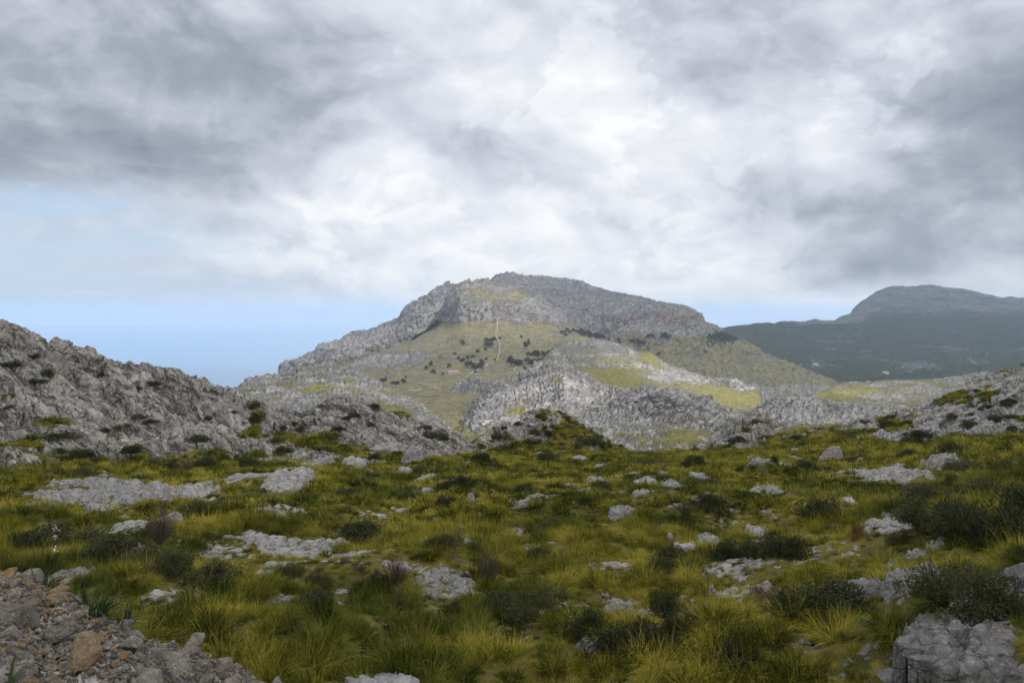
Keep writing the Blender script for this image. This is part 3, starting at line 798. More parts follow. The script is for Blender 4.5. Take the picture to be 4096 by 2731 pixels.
def add_shade_clouds():
    Xg, Yg, opn, H = shade_cloud_grid()
    ny, nx = Xg.shape
    lump = fbm(Xg / 900, Yg / 900, 5, 305)
    edge = np.minimum(np.minimum(Xg - Xg.min(), Xg.max() - Xg), np.minimum(Yg - Yg.min(), Yg.max() - Yg))
    th = (30 + 80 * (lump + .5)) * np.clip(1 - opn, 0.03, 1) * np.clip(edge / 600, 0, 1)
    top = np.stack([Xg, Yg, H + th], -1).reshape(-1, 3)
    bot = np.stack([Xg, Yg, H - th * .35], -1).reshape(-1, 3)
    q = grid_quads(ny, nx)
    V = np.concatenate([top, bot]); Q = np.concatenate([q, q[:, ::-1] + nx * ny])
    thin = np.concatenate([opn.ravel() ** .5] * 2)
    m = bpy.data.materials.new('shade_cloud'); m.use_nodes = True
    T = NT(m.node_tree); T.n.clear()
    out = T.node('ShaderNodeOutputMaterial')
    d = T.node('ShaderNodeBsdfDiffuse'); d.inputs[0].default_value = (.9, .9, .9, 1)
    tr = T.node('ShaderNodeBsdfTranslucent'); tr.inputs[0].default_value = (.92, .93, .95, 1)
    a = T.node('ShaderNodeMixShader'); a.inputs[0].default_value = .72
    T.l.new(d.outputs[0], a.inputs[1]); T.l.new(tr.outputs[0], a.inputs[2])
    tp = T.node('ShaderNodeBsdfTransparent')
    s = T.node('ShaderNodeMixShader')
    T.put(s.inputs[0], T.node('ShaderNodeAttribute', attribute_name='thin').outputs['Fac'])
    T.l.new(a.outputs[0], s.inputs[1]); T.l.new(tp.outputs[0], s.inputs[2])
    T.l.new(s.outputs[0], out.inputs[0])
    me = mesh_from_np('shade_clouds', V, Q, m, True, {'thin': thin})
    link('shade_clouds', me, kind='structure')


add_shade_clouds()


def add_haze():
    x0, x1, y0, y1, z0, z1 = -60100, 60100, -20100, 46500, -702, 345
    V = np.array([[x, y, z] for z in (z0, z1) for y in (y0, y1) for x in (x0, x1)], float)
    Q = np.array([[0, 2, 3, 1], [4, 5, 7, 6], [0, 1, 5, 4], [2, 6, 7, 3], [0, 4, 6, 2], [1, 3, 7, 5]])
    m = bpy.data.materials.new('haze_air'); m.use_nodes = True
    T = NT(m.node_tree); T.n.clear()
    out = T.node('ShaderNodeOutputMaterial')
    v = T.node('ShaderNodeVolumePrincipled')
    v.inputs['Color'].default_value = (.63, .80, 1.0, 1)
    v.inputs['Density'].default_value = HAZE
    v.inputs['Anisotropy'].default_value = 0.0
    T.l.new(v.outputs[0], out.inputs['Volume'])
    me = mesh_from_np('haze', V, Q, m, False)
    link('haze', me, kind='stuff')


HAZE = 4.3e-5
add_haze()


# ------------------------------------------------------------------ rocks of the meadow
def rock_mat(name, a, b_, stain=(.36, .26, .16), st=.25, k=.5, crack=.6, bump=.9):
    m = bpy.data.materials.new(name); m.use_nodes = True
    T = NT(m.node_tree); T.n.clear()
    out = T.node('ShaderNodeOutputMaterial')
    p = principled(T, .9, .15)
    T.l.new(p.outputs[0], out.inputs[0])
    P = T.node('ShaderNodeNewGeometry').outputs['Position']
    oi = T.node('ShaderNodeObjectInfo').outputs['Random']
    big = T.noise(P, .8 / k, 4, .6); mid = T.noise(P, 3.0 / k, 6, .68); fine = T.noise(P, 16 / k, 5, .7)
    c = T.mix(T.rng(T.m('ADD', T.m('MULTIPLY', big, .5), T.m('MULTIPLY', mid, .5)), .36, .64), a, b_)
    c = T.mix(T.rng(fine, .5, .7, 0, .4), c, tuple(x * .5 for x in a))
    c = T.mix(T.rng(T.noise(P, 6 / k, 4, .6), .60, .68, 0, .5), c, (.55, .55, .53))
    c = T.mix(T.m('MULTIPLY', T.rng(T.noise(P, 1.1 / k, 4, .6), .5, .68), st), c, stain)
    pw = T.v('ADD', P, T.v('SCALE', T.noise(P, 1.0 / k, 3, .6, out=1), s=.9 * k))
    mp = T.node('ShaderNodeMapping'); T.put(mp.inputs[0], pw)
    mp.inputs['Scale'].default_value = (.6, 1, 1.5); mp.inputs['Rotation'].default_value = (.2, .3, .5)
    vc = T.vor(mp.outputs[0], 1.0 / k, 'DISTANCE_TO_EDGE').outputs['Distance']
    ck = T.m('MULTIPLY', T.rng(vc, .01, .05, 1, 0), T.rng(T.noise(P, .9 / k, 3), .42, .56))
    c = T.mix(T.m('MULTIPLY', ck, crack), c, (.05, .047, .04))
    c = T.mix(T.rng(T.noise(P, 1.6 / k, 5, .65, .6), .53, .66, 0, .55), c, tuple(x * .42 for x in a))      # dark weathering
    hs = T.node('ShaderNodeHueSaturation'); T.put(hs.inputs['Color'], c)
    T.put(hs.inputs['Value'], T.rng(oi, 0, 1, .8, 1.12, False))
    T.put(p.inputs['Base Color'], hs.outputs[0])
    h = T.m('ADD', T.m('MULTIPLY', mid, .38 * k), T.m('MULTIPLY', fine, .07 * k))
    h = T.m('ADD', h, T.m('MULTIPLY', T.rng(vc, 0, .08), .10 * k))
    bp = T.node('ShaderNodeBump'); bp.inputs['Strength'].default_value = bump
    bp.inputs['Distance'].default_value = 1.0
    T.put(bp.inputs['Height'], h); T.put(p.inputs['Normal'], bp.outputs[0])
    return m


M_rock = rock_mat('pale_limestone', (.21, .21, .212), (.44, .425, .40), st=.25, k=.42, crack=.85)
M_dimrock = rock_mat('dimmed_limestone', (.15, .15, .15), (.31, .305, .295), st=.25)  # same limestone with the dim near corner's shading put into its colour
M_stone = rock_mat('grey_broken_stone', (.125, .115, .10), (.27, .245, .205), st=.35, k=.12, crack=.2)
M_ochre = rock_mat('ochre_stained_stone', (.17, .13, .085), (.31, .22, .12), stain=(.33, .16, .05), st=.8, k=.12, crack=.2)



def terrace(h, s, sharp=.62):
    k = np.floor(h / s)
    return s * (k + sstep(h / s - k, sharp, 1.0))

OUT = []     # footprints of the outcrops: x, y, half width, half depth


def outcrop(x0, top, x1, base, typ, label, seed, key='G', D=None, group=None):
    x = (x0 + x1) / 2
    if D is None:
        q = hit(key, min(max(x, -300), 4400), base)
        D = q[1]
    w = (x1 - x0) / 4 / F * D
    hm = (base - top) / 4 / F * D + (.16 if key == 'G' else 0)
    zb = (HY - base / 4) / F * D
    q2 = hit(key, min(max(x, -300), 4400), top)
    t = float(np.clip((base - top) / 4 / F * D / max(q2[1] - D, .2), .06, max(.07, -zb / D)))
    if typ == 's':                      # slab lying in the slope
        Ly = min(.80 * hm / t, 2.0 * w); Hr = max(hm - t * Ly, .16 * hm)
    elif typ == 'b':                    # boulder
        Ly = min(1.0 * w, .62 * hm / t); Hr = max(hm - .7 * t * Ly, .3 * hm)
    elif typ == 'w':                    # wall-like face
        Ly = min(.6 * w, .6 * hm / t); Hr = hm - .7 * t * Ly
    else:                               # pinnacle
        Ly = min(.6 * w, .35 * hm / t); Hr = hm - .5 * t * Ly
    Hr = min(Hr, {'s': .22, 'b': .42, 'w': .6, 'p': 1.1}[typ] * w)
    n = int(np.clip((x1 - x0) / 4 * 1.0, 24 if D > 24 else 44, 160))
    mrows = int(np.clip(n * .75, 20, 105))
    u, v = np.meshgrid(np.linspace(-1, 1, n), np.linspace(-1, 1, mrows))
    X = u * w / 2 * 1.18; Y = (v + 1) / 2 * Ly
    xc = (x / 4 - CX) / F * D
    wx, wy = X + xc, Y + D
    e = 2.6 if typ in 'bp' else 3.0
    nb = fbm(u * 1.6 + seed, v * 1.6, 4, seed) * (.3 if typ == 'w' else .38 if typ == 's' else .6) + fbm(u * 5 + seed, v * 5, 3, seed + 1) * (.12 if typ == 'w' else .26 if typ == 's' else .34)
    r = (np.abs(u) ** e + np.abs(v) ** e) ** (1 / e) + nb
    edge = .30 if typ in 'sw' else .55
    prof = 1 - sstep(r, 1 - edge, 1.0)
    if typ == 'p':
        prof = prof * (1 - .35 * np.abs(u + .3 * fbm(u * 2, v * 2, 2, seed + 4)))
    shape = {'s': .30 + .70 * (v + 1) / 2, 'b': .62 + .38 * np.clip((v + 1.1) / 1.3, 0, 1), 'w': .8 + .2 * (v + 1) / 2, 'p': .9 + 0 * v}[typ]
    sk = .22 * math.sin(seed * 1.7)
    L = float(np.clip(w / 5, .22, 1.1))
    ang = .35 + .5 * math.sin(seed * 2.3)
    k1 = karst(wx, wy + 0, L, ang, 1.9, seed % 97, groove=.9, gw=.13, tilt=.5)[0]
    k2 = karst(wx, wy, L * .42, ang + .2, 1.7, seed % 89 + 3, groove=.8, gw=.15, tilt=.5)[0]
    st = strata(wx, wy, L * .8, ang, seed % 71)
    k3 = karst(wx, wy, L * .17, ang - .3, 1.6, seed % 83 + 5, groove=.8, gw=.18, tilt=.6)[0]
    amp = min(.75, Hr / (L * 1.6) + .16) * (.6 if typ == 'w' else 1)
    hgt = Hr * prof * shape * (1 + sk * u) * (1 + .35 * fbm(u * 2.2 + 3, v * 2.2 + seed, 4, seed + 2))
    hgt = hgt + (k1 * .7 + k2 * .8 + k3 * .7 + st * .35) * amp * sstep(prof, .1, .8)
    sp = float(np.clip(Hr / 3.6, .10, .30))
    tl = (.28 * math.sin(seed * 3.1) * X + .22 * math.cos(seed * 1.9) * Y)
    wv = .35 * sp * fbm(wx / .9, wy / .9, 3, seed + 6)
    hgt = hgt * .3 + .7 * (terrace(hgt + tl + wv + 40, sp) - tl - 40)
    for _ in range(1):
        hs = hgt.copy()
        hs[1:-1, 1:-1] = (hgt[:-2, 1:-1] + hgt[2:, 1:-1] + hgt[1:-1, :-2] + hgt[1:-1, 2:] + 2 * hgt[1:-1, 1:-1]) / 6
        hgt = hs
    if key == 'G' and D > 12:
        gu, gv = np.meshgrid(np.linspace(-1, 1, 5), np.linspace(0, 1, 5))
        gz = zat(key, (xc + gu * w * .54).ravel(), (D + gv * Ly).ravel()).reshape(5, 5)
        iu, iv = (u + 1) * 2, (v + 1) * 2
        i0, j0 = np.minimum(iv.astype(int), 3), np.minimum(iu.astype(int), 3)
        fu, fv = iu - j0, iv - i0
        g = gz[i0, j0] * (1 - fu) * (1 - fv) + gz[i0, j0 + 1] * fu * (1 - fv) + gz[i0 + 1, j0] * (1 - fu) * fv + gz[i0 + 1, j0 + 1] * fu * fv
        g = np.minimum(g, zb + .35 * (g - zb) + .0) if typ in 'w' else g
    else:
        g = zb + 0 * u + (.10 * Y)
    Z = g - .06 + hgt - (.35 + .4 * hm) * (1 - sstep(prof, 0, .12))
    # lean the blocks a little so that faces are not all vertical
    lean = (karst(wx, wy, L, ang, 1.9, seed % 97)[1]) * .0
    V = np.stack([X + lean, Y, Z - zb], -1)
    me = mesh_from_np('limestone_outcrop', V, grid_quads(mrows, n), M_dimrock if D < 18.5 and x > 1800 else M_rock, True)
    o = link('limestone_outcrop', me, label=label, cat='rock', group=group)
    o.location = (xc, D, zb)
    OUT.append((xc, D + Ly * .5, w * .5, Ly * .5, D))
    return o


ROCKS = """
-60,1880,424,2008,s|large layered grey outcrop with a dark hollow at the foot of the left slope
470,1928,745,1992,s|broken grey slab between the layered outcrop and the meadow
845,1895,1010,1952,s|low grey slab just below the left slope's last bushes
990,1858,1195,1956,s|tilted ribbed slab at the foot of the lower left shoulder
700,1988,800,2024,s|thin leaning slab beside the dark mound of a bush
978,1998,1088,2064,b|cracked block leftmost of three in a row in the grass
1058,2022,1155,2074,b|smooth pale block between two cracked ones
1145,2008,1215,2062,b|rightmost block of three in a row, darker on its right
400,2036,560,2120,s|squared and jointed slab left of the bare bush
575,2018,712,2092,b|pile of jointed blocks behind the bare bush
112,2066,322,2124,s|flat jointed outcrop behind the wide dark bush
470,2108,552,2160,s|rounded pale slab just left of the bare bush's foot
735,2072,808,2104,s|small rounded pale slab right of the bare bush
615,2110,1255,2240,s|large cracked limestone pavement, upper one of two
765,2200,1670,2300,s|long pale limestone pavement with dry cushions in its cracks
338,2180,428,2224,s|low grey slab in dark grass left of the long pavement
446,2170,576,2236,b|jointed grey block left of the long pavement
-20,2240,78,2320,b|rounded boulder at the left edge above the stony bank
70,2258,268,2352,s|smooth pale boulder behind the flowering stalk
472,2350,772,2450,s|domed pale rock with a tall tussock in front of it
425,2424,515,2500,s|flat slab leaning at the top of the stony bank
1040,2330,1106,2408,b|upright grey boulder beside a rounder one
1095,2342,1172,2416,b|round pale boulder beside an upright one
940,2304,1036,2334,s|flat pale slab under the lower edge of the long pavement
1215,1790,1320,1862,b|blocky outcrop at the foot of the lower left shoulder
1238,1842,1425,1888,s|rounded whaleback slab below the blocky outcrop
1358,1786,1464,1856,b|fluted block left of the tilted pinnacle
1455,1770,1608,1838,b|broad cracked block behind the tilted pinnacle
1600,1786,1694,1862,p|tilted pointed pinnacle where the shoulder meets the meadow
1655,1852,1740,1908,s|grey ribbed slab below the tilted pinnacle
1548,2018,1642,2052,s|small pale slab with dark grass behind it, middle of the meadow
1378,2042,1550,2082,s|curved flat slab above the wide dark bush in the meadow
1238,2128,1412,2160,s|thin slab beneath the wide dark bush in the meadow
1648,2190,1690,2220,b|small upright boulder at the right end of the long pavement
1780,2218,1898,2246,s|low flat slab right of the long pavement
1628,2250,1905,2402,s|sloping slab that runs down right from the long pavement
1170,2350,1400,2416,s|low slab with dark bushes before and behind it
1444,2474,1576,2532,s|half buried dark slab among long tussocks
1918,2410,2004,2434,s|sliver of pale rock under an arched tussock
1998,2330,2090,2362,s|broken low slab right of the dry grey bush
1858,1975,1902,2020,p|small pointed rock in the middle of the meadow
1898,1996,1950,2026,s|low pale rock next to the small pointed one
2096,1886,2290,1972,s|crooked line of pale rock climbing to the right
2522,1872,2592,1898,s|small flat rock near the far edge of the meadow
2550,1886,2642,1920,s|long low rock below the small flat one
2650,1888,2752,1950,b|pair of rounded boulders with a dark cleft
2760,1894,2840,1928,b|jagged low rock right of the pair of boulders
2320,1948,2386,1976,s|small broken rock above the pale crest-shaped rock
2380,2022,2446,2096,s|low rough arm of rock left of the crest-shaped rock
2434,2014,2545,2090,b|pale crest-shaped rock in the middle of the meadow
2660,2090,2702,2140,p|small pale pointed rock alone in the grass
2690,2118,2800,2216,b|ribbed grey block left of the wide dark bush
2786,2104,2900,2184,b|upper ribbed rock behind the grey block
2780,2000,2866,2028,s|twin low rocks, the nearer pair
2814,1960,2886,1996,s|low rocks just above the twin pair
2655,2016,2706,2048,s|small rock beside a dry brown bush
2812,2048,2854,2070,s|tiny pale rock under the twin low rocks
2930,2042,2982,2070,s|small rounded rock on the grassy rise at right
3045,1928,3182,1980,s|broad broken rock at right, uppermost of three
3060,2014,3142,2052,s|rounded rock at right, middle one of three
3100,2056,3440,2150,s|wide stepped pavement above the long dark bush
2985,2098,3078,2150,b|fractured rock standing over the dark bush
2352,2218,2626,2306,s|long low ledge with a pale right end
2792,2250,2894,2292,s|pale ledge above the cracked block field
2890,2214,3132,2324,s|field of cracked upright blocks, dense fissures
2916,2306,3184,2420,s|smooth pale slab below the cracked blocks
2155,2388,2322,2448,s|curved pale ridge of rock in the near grass
2425,2400,2532,2444,b|pale rounded block at the left end of the low ledge chain
2532,2412,2802,2470,s|low vertical-ribbed ledge in the near meadow
2790,2458,2860,2514,b|pale rounded boulder at the right end of the low ledge chain
2718,2392,2822,2442,b|grey rock rising behind the low ledge
2715,2338,2762,2392,b|small upright grey boulder in tall grass
2828,2340,2874,2374,p|small pale tooth of rock in tall grass
3000,1836,3072,1892,b|domed rock on the far edge, right side
3112,1776,3290,1862,s|slanting slab with a dark overhang near the far edge
3290,1776,3382,1846,p|pointed pale boulder like a fin near the far edge
3450,1876,3542,1930,s|low rock ledge left of the stepped slope slabs
3470,1886,3748,1958,s|broad shelf of slabs below the great boulder
3548,1826,3825,1900,s|smooth shelf of rock left of the great boulder
3820,1800,4050,1872,s|smooth rock shelf right of the great boulder
3374,1954,3450,2016,b|round dark boulder alone in the grass at right
3560,2016,3796,2100,s|diagonal ridge of fractured rock beside the black bush
3472,2082,3570,2160,s|rounded rock at the lower end of the diagonal ridge
3726,2104,3806,2172,b|block at the foot of the black bush, upper one
3645,2150,3728,2220,b|block at the foot of the black bush, lower one
3250,2154,3505,2226,s|long smooth slab beneath a reddish bush
3235,2214,3520,2280,s|pale flat shelf behind the arched tussock
3325,2310,3648,2420,b|big flat-topped block with a shaded front face
3580,2228,3850,2384,b|stack of tilted blocks behind the flat-topped block
3675,2350,3900,2530,b|leaning boulder with a dark split before the cliff
3860,2300,4300,2470,w|low dark rock wall under the ledge at the right edge
3960,2215,4350,2330,s|rough layered ledge on top of the dark rock wall
3800,2470,4800,2700,s|great sloping rock at the lower right corner
3440,2550,3760,2690,s|rough slab left of the great sloping rock
3650,2664,3760,2760,b|pale pointed boulder at the bottom edge, right side
3215,2566,3430,2680,s|half buried pale rock in dark near grass
"""
k_ = 0
for line in ROCKS.strip().splitlines():
    nums, lab = line.split('|')
    a0, t0, a1, b0, ty = nums.split(',')
    k_ += 1
    outcrop(float(a0), float(t0), float(a1), float(b0), ty, lab, 100 + k_ * 13)
# the great boulder sits on the shelf
o_ = outcrop(3728, 1784, 3872, 1862, 'b', 'great rounded boulder resting on a rock shelf at right', 977)
o_ = outcrop(1350, 2650, 1660, 2800, 's', 'gritty pale slab with a rust stain at the bottom edge', 978, key='SB', D=8.2)

# ------------------------------------------------------------------ small outcrops nobody could name one by one
rs = np.random.RandomState(5)


def zone(q):
    s = (q[0] / q[1] * F + CX) / 1024
    a = 'left' if s < .34 else 'middle' if s < .67 else 'right'
    if q[1] > 62:
        return {'left': ('below the left rock slope', 'below the left slope'), 'middle': ('before the middle knoll', 'before the middle knoll'),
                'right': ('near the far right edge of the meadow', 'at the far right of the meadow')}[a]
    if q[1] > 32:
        return {'left': ('between the left slope and the cracked pavements', 'left of the mid meadow'), 'middle': ('around the crest-shaped rock in mid meadow', 'in the mid meadow'),
                'right': ('between the great boulder and the long dark bush', 'right of the mid meadow')}[a]
    return {'left': ('behind the stony bank', 'behind the stony bank'), 'middle': ('among near tussocks around the biggest dark bush', 'in the near meadow'),
            'right': ('beside the dark rock wall at near right', 'near the rock wall')}[a]


BANDS = [(350, 2075, 1300, 2215, 8, 'left pavement band', 'left'), (1180, 2235, 1950, 2390, 6, 'left pavement band', 'left'), (60, 2130, 700, 2200, 5, 'left pavement band', 'left'),
         (2680, 2190, 3480, 2010, 8, 'right slab band', 'right'), (2950, 2330, 3800, 2090, 8, 'right slab band', 'right'), (3300, 2230, 4050, 2330, 6, 'right slab band', 'right'),
         (3250, 1900, 4090, 1850, 8, 'upper right slab band', 'upper right'), (650, 1900, 1500, 1850, 8, 'band at the foot of the left shoulder', 'foot'), (2000, 1960, 2700, 1880, 6, 'middle slab band', 'middle'), (2150, 2440, 2900, 2420, 5, 'near slab band', 'near')]
LB = {'left': 'low fractured slab in the rock band left of centre', 'right': 'low fractured slab in the rock band climbing to the right', 'upper right': 'low slab in the highest rock band below the great boulder',
      'foot': 'low slab where the left shoulder runs out into grass', 'middle': 'low slab in the crooked line of pale rock', 'near': 'low slab beside the chain of ledges in near grass'}
for bi, (xa, ya, xb, yb, n_, gname, tag_) in enumerate(BANDS):
    for i in range(n_):
        t_ = (i + rs.uniform(.15, .85)) / n_
        x = xa + (xb - xa) * t_; y = ya + (yb - ya) * t_ + rs.normal(0, 12)
        w = rs.uniform(70, 210) * (.6 + (y - 1800) / 900)
        q = hit('G', x, y)
        if abs(HY * 4 - q[2] / q[1] * F * 4 - y) > 14 or q[1] > 115:
            continue
        outcrop(x - w / 2, y - w * rs.uniform(.16, .26), x + w / 2, y, 's', LB[tag_], 5000 + bi * 31 + i * 7, group='low slabs of the ' + gname)
cnt = 0
while cnt < 190:
    x = rs.uniform(0, 4090); y = 1810 + 820 * rs.rand() ** 1.5
    if fbm(np.array([x / 500.]), np.array([y / 160.]), 3, 77)[0] < .0:
        continue
    if x < 1500 and y > 2250:
        continue
    w = (20 + 75 * rs.rand() ** 2) * (.7 + (y - 1800) / 700)
    q = hit('G', x, y)
    if q[1] < 15 or q[1] > 112 or abs(HY * 4 - q[2] / q[1] * F * 4 - y) > 14:
        continue
    if any(abs(q[0] - a) < c * 1.1 + .3 and abs(q[1] - b_) < d_ * 1.2 + .4 for a, b_, c, d_, e_ in OUT):
        continue
    outcrop(x - w / 2, y - w * rs.uniform(.3, .6), x + w / 2, y, 'sbss'[rs.randint(4)], 'small pale limestone knob in the grass ' + zone(q)[0], 2000 + cnt * 7, group='small limestone knobs ' + zone(q)[1])
    cnt += 1

# ------------------------------------------------------------------ loose stones of the bank
def stone_mesh(seed, mat):
    r = random.Random(seed)
    bm = bmesh.new()
    sx, sy, sz = 1, r.uniform(.6, .95), r.uniform(.38, .7)
    n = r.randint(11, 17)
    for i in range(n):
        v = Vector((r.gauss(0, 1), r.gauss(0, 1), r.gauss(0, 1))).normalized() * r.uniform(.82, 1.0)
        bm.verts.new((v.x * sx * .5, v.y * sy * .5, v.z * sz * .5))
    res = bmesh.ops.convex_hull(bm, input=bm.verts)
    bmesh.ops.delete(bm, geom=[g for g in res['geom_interior'] if isinstance(g, bmesh.types.BMVert)], context='VERTS')
    bmesh.ops.bevel(bm, geom=list(bm.edges), offset=.022, segments=1, affect='EDGES', profile=.6)
    me = bpy.data.meshes.new('stone')
    bm.to_mesh(me); bm.free()
    me.materials.append(mat)
    return me


grey = [stone_mesh(i, M_stone) for i in range(14)]
ochre = [stone_mesh(40 + i, M_ochre) for i in range(8)]
rs = np.random.RandomState(11)
SP = []


def bank_point():
    while True:
        x = rs.uniform(-60, 1250)
        L = LAY['SB']
        j = int(np.interp(x, L['px'], np.arange(len(L['px']))))
        c = L['P'][:, j]
        Dq = rs.uniform(4.6, 7.7)
        z = np.interp(Dq, np.maximum.accumulate(c[:, 1]), c[:, 2])
        if HY * 4 - z / Dq * F * 4 < 2860:
            return x, Dq, z


named = [(60, 2500, .42, 0, 'large pale-topped block with an ochre stain at the left edge'), (330, 2640, .42, 1, 'long rusty brown slab tipped forward in the stony bank'),
         (760, 2600, .36, 0, 'long grey block along the upper edge of the stony bank'), (1110, 2690, .26, 0, 'flat-topped grey block at the bank end nearest the grass'),
         (500, 2470, .30, 0, 'grey squared block on the crest of the stony bank'), (35, 2330, .22, 1, 'orange flat stone at the top left of the bank'),
         (100, 2350, .22, 1, 'tan wedge stone under the flowering stalk'), (700, 2690, .34, 0, 'broad grey slab in the middle of the lower bank'),
         (240, 2560, .30, 0, 'smooth grey flag leaning on orange gravel'), (900, 2680, .28, 0, 'angular brown-grey block at the bottom edge of the bank')]


def put_stone(me, X, Y, Z, s, label, group, sink=.2):
    o = link('stone', me, label=label, cat='stone', group=group)
    o.location = (X, Y, Z + s * (.25 - sink))
    o.scale = (s, s * rs.uniform(.8, 1.1), s * rs.uniform(.85, 1.15))
    o.rotation_euler = (rs.uniform(-.5, .5), rs.uniform(-.5, .5), rs.uniform(0, 6.28))
    SP.append((X, Y, s))


for x, row, s, oc, lab in named:
    q = hit('SB', x, row)
    put_stone((ochre if oc else grey)[rs.randint(8)], q[0], q[1], q[2], s, lab, None, .12)
cnt = tries = 0
while cnt < 288 and tries < 9000:
    tries += 1
    x, Dq, z = bank_point()
    X = (x / 4 - CX) / F * Dq
    s = float(np.clip(.10 + .30 * rs.rand() ** 2.2, .1, .4))
    if cnt > 120:
        s = rs.uniform(.09, .17)
    if any((X - a) ** 2 + (Dq - b_) ** 2 < (.36 * (s + c)) ** 2 for a, b_, c in SP):
        continue
    oc = rs.rand() < (.42 if x < 450 else .10)
    put_stone((ochre if oc else grey)[rs.randint(8)], X, Dq, z, s,
              ('ochre-stained angular stone ' if oc else 'grey angular stone ') + ('in the rubble at the lower left corner' if x < 420 else 'in the middle of the rubble bank' if x < 800 else 'at the right end of the rubble bank'),
              ('ochre stones ' if oc else 'grey stones ') + ('in the left corner rubble' if x < 420 else 'in the middle rubble' if x < 800 else 'at the end of the rubble'))
    cnt += 1


# ------------------------------------------------------------------ instancing of what nobody could count
def scatter(name, pts, rot, scl, idx, protos, label=None):
    c = bpy.data.collections.new(name + '_forms')
    for i, me in enumerate(protos):
        c.objects.link(bpy.data.objects.new('%s_form_%02d' % (name, i), me))
    me = bpy.data.meshes.new(name)
    n = len(pts)
    me.vertices.add(n)
    me.vertices.foreach_set('co', np.asarray(pts, np.float32).ravel())
    a = me.attributes.new('turn', 'FLOAT_VECTOR', 'POINT'); a.data.foreach_set('vector', np.asarray(rot, np.float32).ravel())
    a = me.attributes.new('size', 'FLOAT_VECTOR', 'POINT'); a.data.foreach_set('vector', np.asarray(scl, np.float32).ravel())
    a = me.attributes.new('form', 'INT', 'POINT'); a.data.foreach_set('value', np.asarray(idx, np.int32))
    o = link(name, me, kind='stuff', label=label)
    g = bpy.data.node_groups.new(name + '_scatter', 'GeometryNodeTree')
    g.interface.new_socket('Geometry', in_out='INPUT', socket_type='NodeSocketGeometry')
    g.interface.new_socket('Geometry', in_out='OUTPUT', socket_type='NodeSocketGeometry')
    N = g.nodes
    gi, go = N.new('NodeGroupInput'), N.new('NodeGroupOutput')
    ci = N.new('GeometryNodeCollectionInfo')
    ci.inputs['Collection'].default_value = c
    ci.inputs['Separate Children'].default_value = True
    ci.inputs['Reset Children'].default_value = True
    ip = N.new('GeometryNodeInstanceOnPoints')
    ip.inputs['Pick Instance'].default_value = True

    def att(nm, ty):
        q = N.new('GeometryNodeInputNamedAttribute'); q.data_type = ty
        q.inputs['Name'].default_value = nm
        return q.outputs[0]
    g.links.new(gi.outputs[0], ip.inputs['Points'])
    g.links.new(ci.outputs[0], ip.inputs['Instance'])
    g.links.new(att('form', 'INT'), ip.inputs['Instance Index'])
    g.links.new(att('turn', 'FLOAT_VECTOR'), ip.inputs['Rotation'])
    g.links.new(att('size', 'FLOAT_VECTOR'), ip.inputs['Scale'])
    g.links.new(ip.outputs[0], go.inputs[0])
    md = o.modifiers.new('scatter', 'NODES')
    md.node_group = g
    return o


# gravel between the stones
pts = []
for i in range(5200):
    x, Dq, z = bank_point()
    pts.append(((x / 4 - CX) / F * Dq, Dq, z + .008))
sz = .018 + .06 * rs.rand(len(pts)) ** 2.5
scatter('gravel', pts, rs.uniform(0, 6.28, (len(pts), 3)), np.stack([sz, sz, sz], -1), rs.randint(0, 10, len(pts)), grey[:7] + ochre[:3])


# ------------------------------------------------------------------ plants
def leaf_mat(name, cols, rough=.65, trans=.25, noise=.35, spec=.25, patch=None, vary=.3):
    """foliage colour varies from leaf to leaf and from plant to plant"""
    m = bpy.data.materials.new(name); m.use_nodes = True
    T = NT(m.node_tree); T.n.clear()
    out = T.node('ShaderNodeOutputMaterial')
    p = principled(T, rough, spec)
    P = T.node('ShaderNodeNewGeometry').outputs['Position']
    oi = T.node('ShaderNodeObjectInfo').outputs['Random']
    tone = T.node('ShaderNodeAttribute', attribute_name='tone').outputs['Fac']
    f = T.m('ADD', T.m('MULTIPLY', tone, .5), T.m('MULTIPLY', T.noise(P, noise, 4, .6), .55))
    f = T.m('ADD', f, T.m('MULTIPLY', T.m('SUBTRACT', oi, .5), vary))
    r = T.node('ShaderNodeValToRGB'); T.put(r.inputs[0], f)
    cr = r.color_ramp
    cr.elements[0].position, cr.elements[0].color = cols[0][0], cols[0][1] + (1,)
    cr.elements[1].position, cr.elements[1].color = cols[-1][0], cols[-1][1] + (1,)
    for pos, c in cols[1:-1]:
        e = cr.elements.new(pos); e.color = c + (1,)
    c = r.outputs[0]
    if patch:
        c = T.mix(T.rng(T.noise(P, patch[0], 5, .62), patch[1], patch[2]), c, T.v('MULTIPLY', c, patch[3]))
    T.put(p.inputs['Base Color'], c)
    tl = T.node('ShaderNodeBsdfTranslucent'); T.put(tl.inputs[0], c)
    mx = T.node('ShaderNodeMixShader'); mx.inputs[0].default_value = trans
    T.l.new(p.outputs[0], mx.inputs[1]); T.l.new(tl.outputs[0], mx.inputs[2])
    T.l.new(mx.outputs[0], out.inputs[0])
    return m


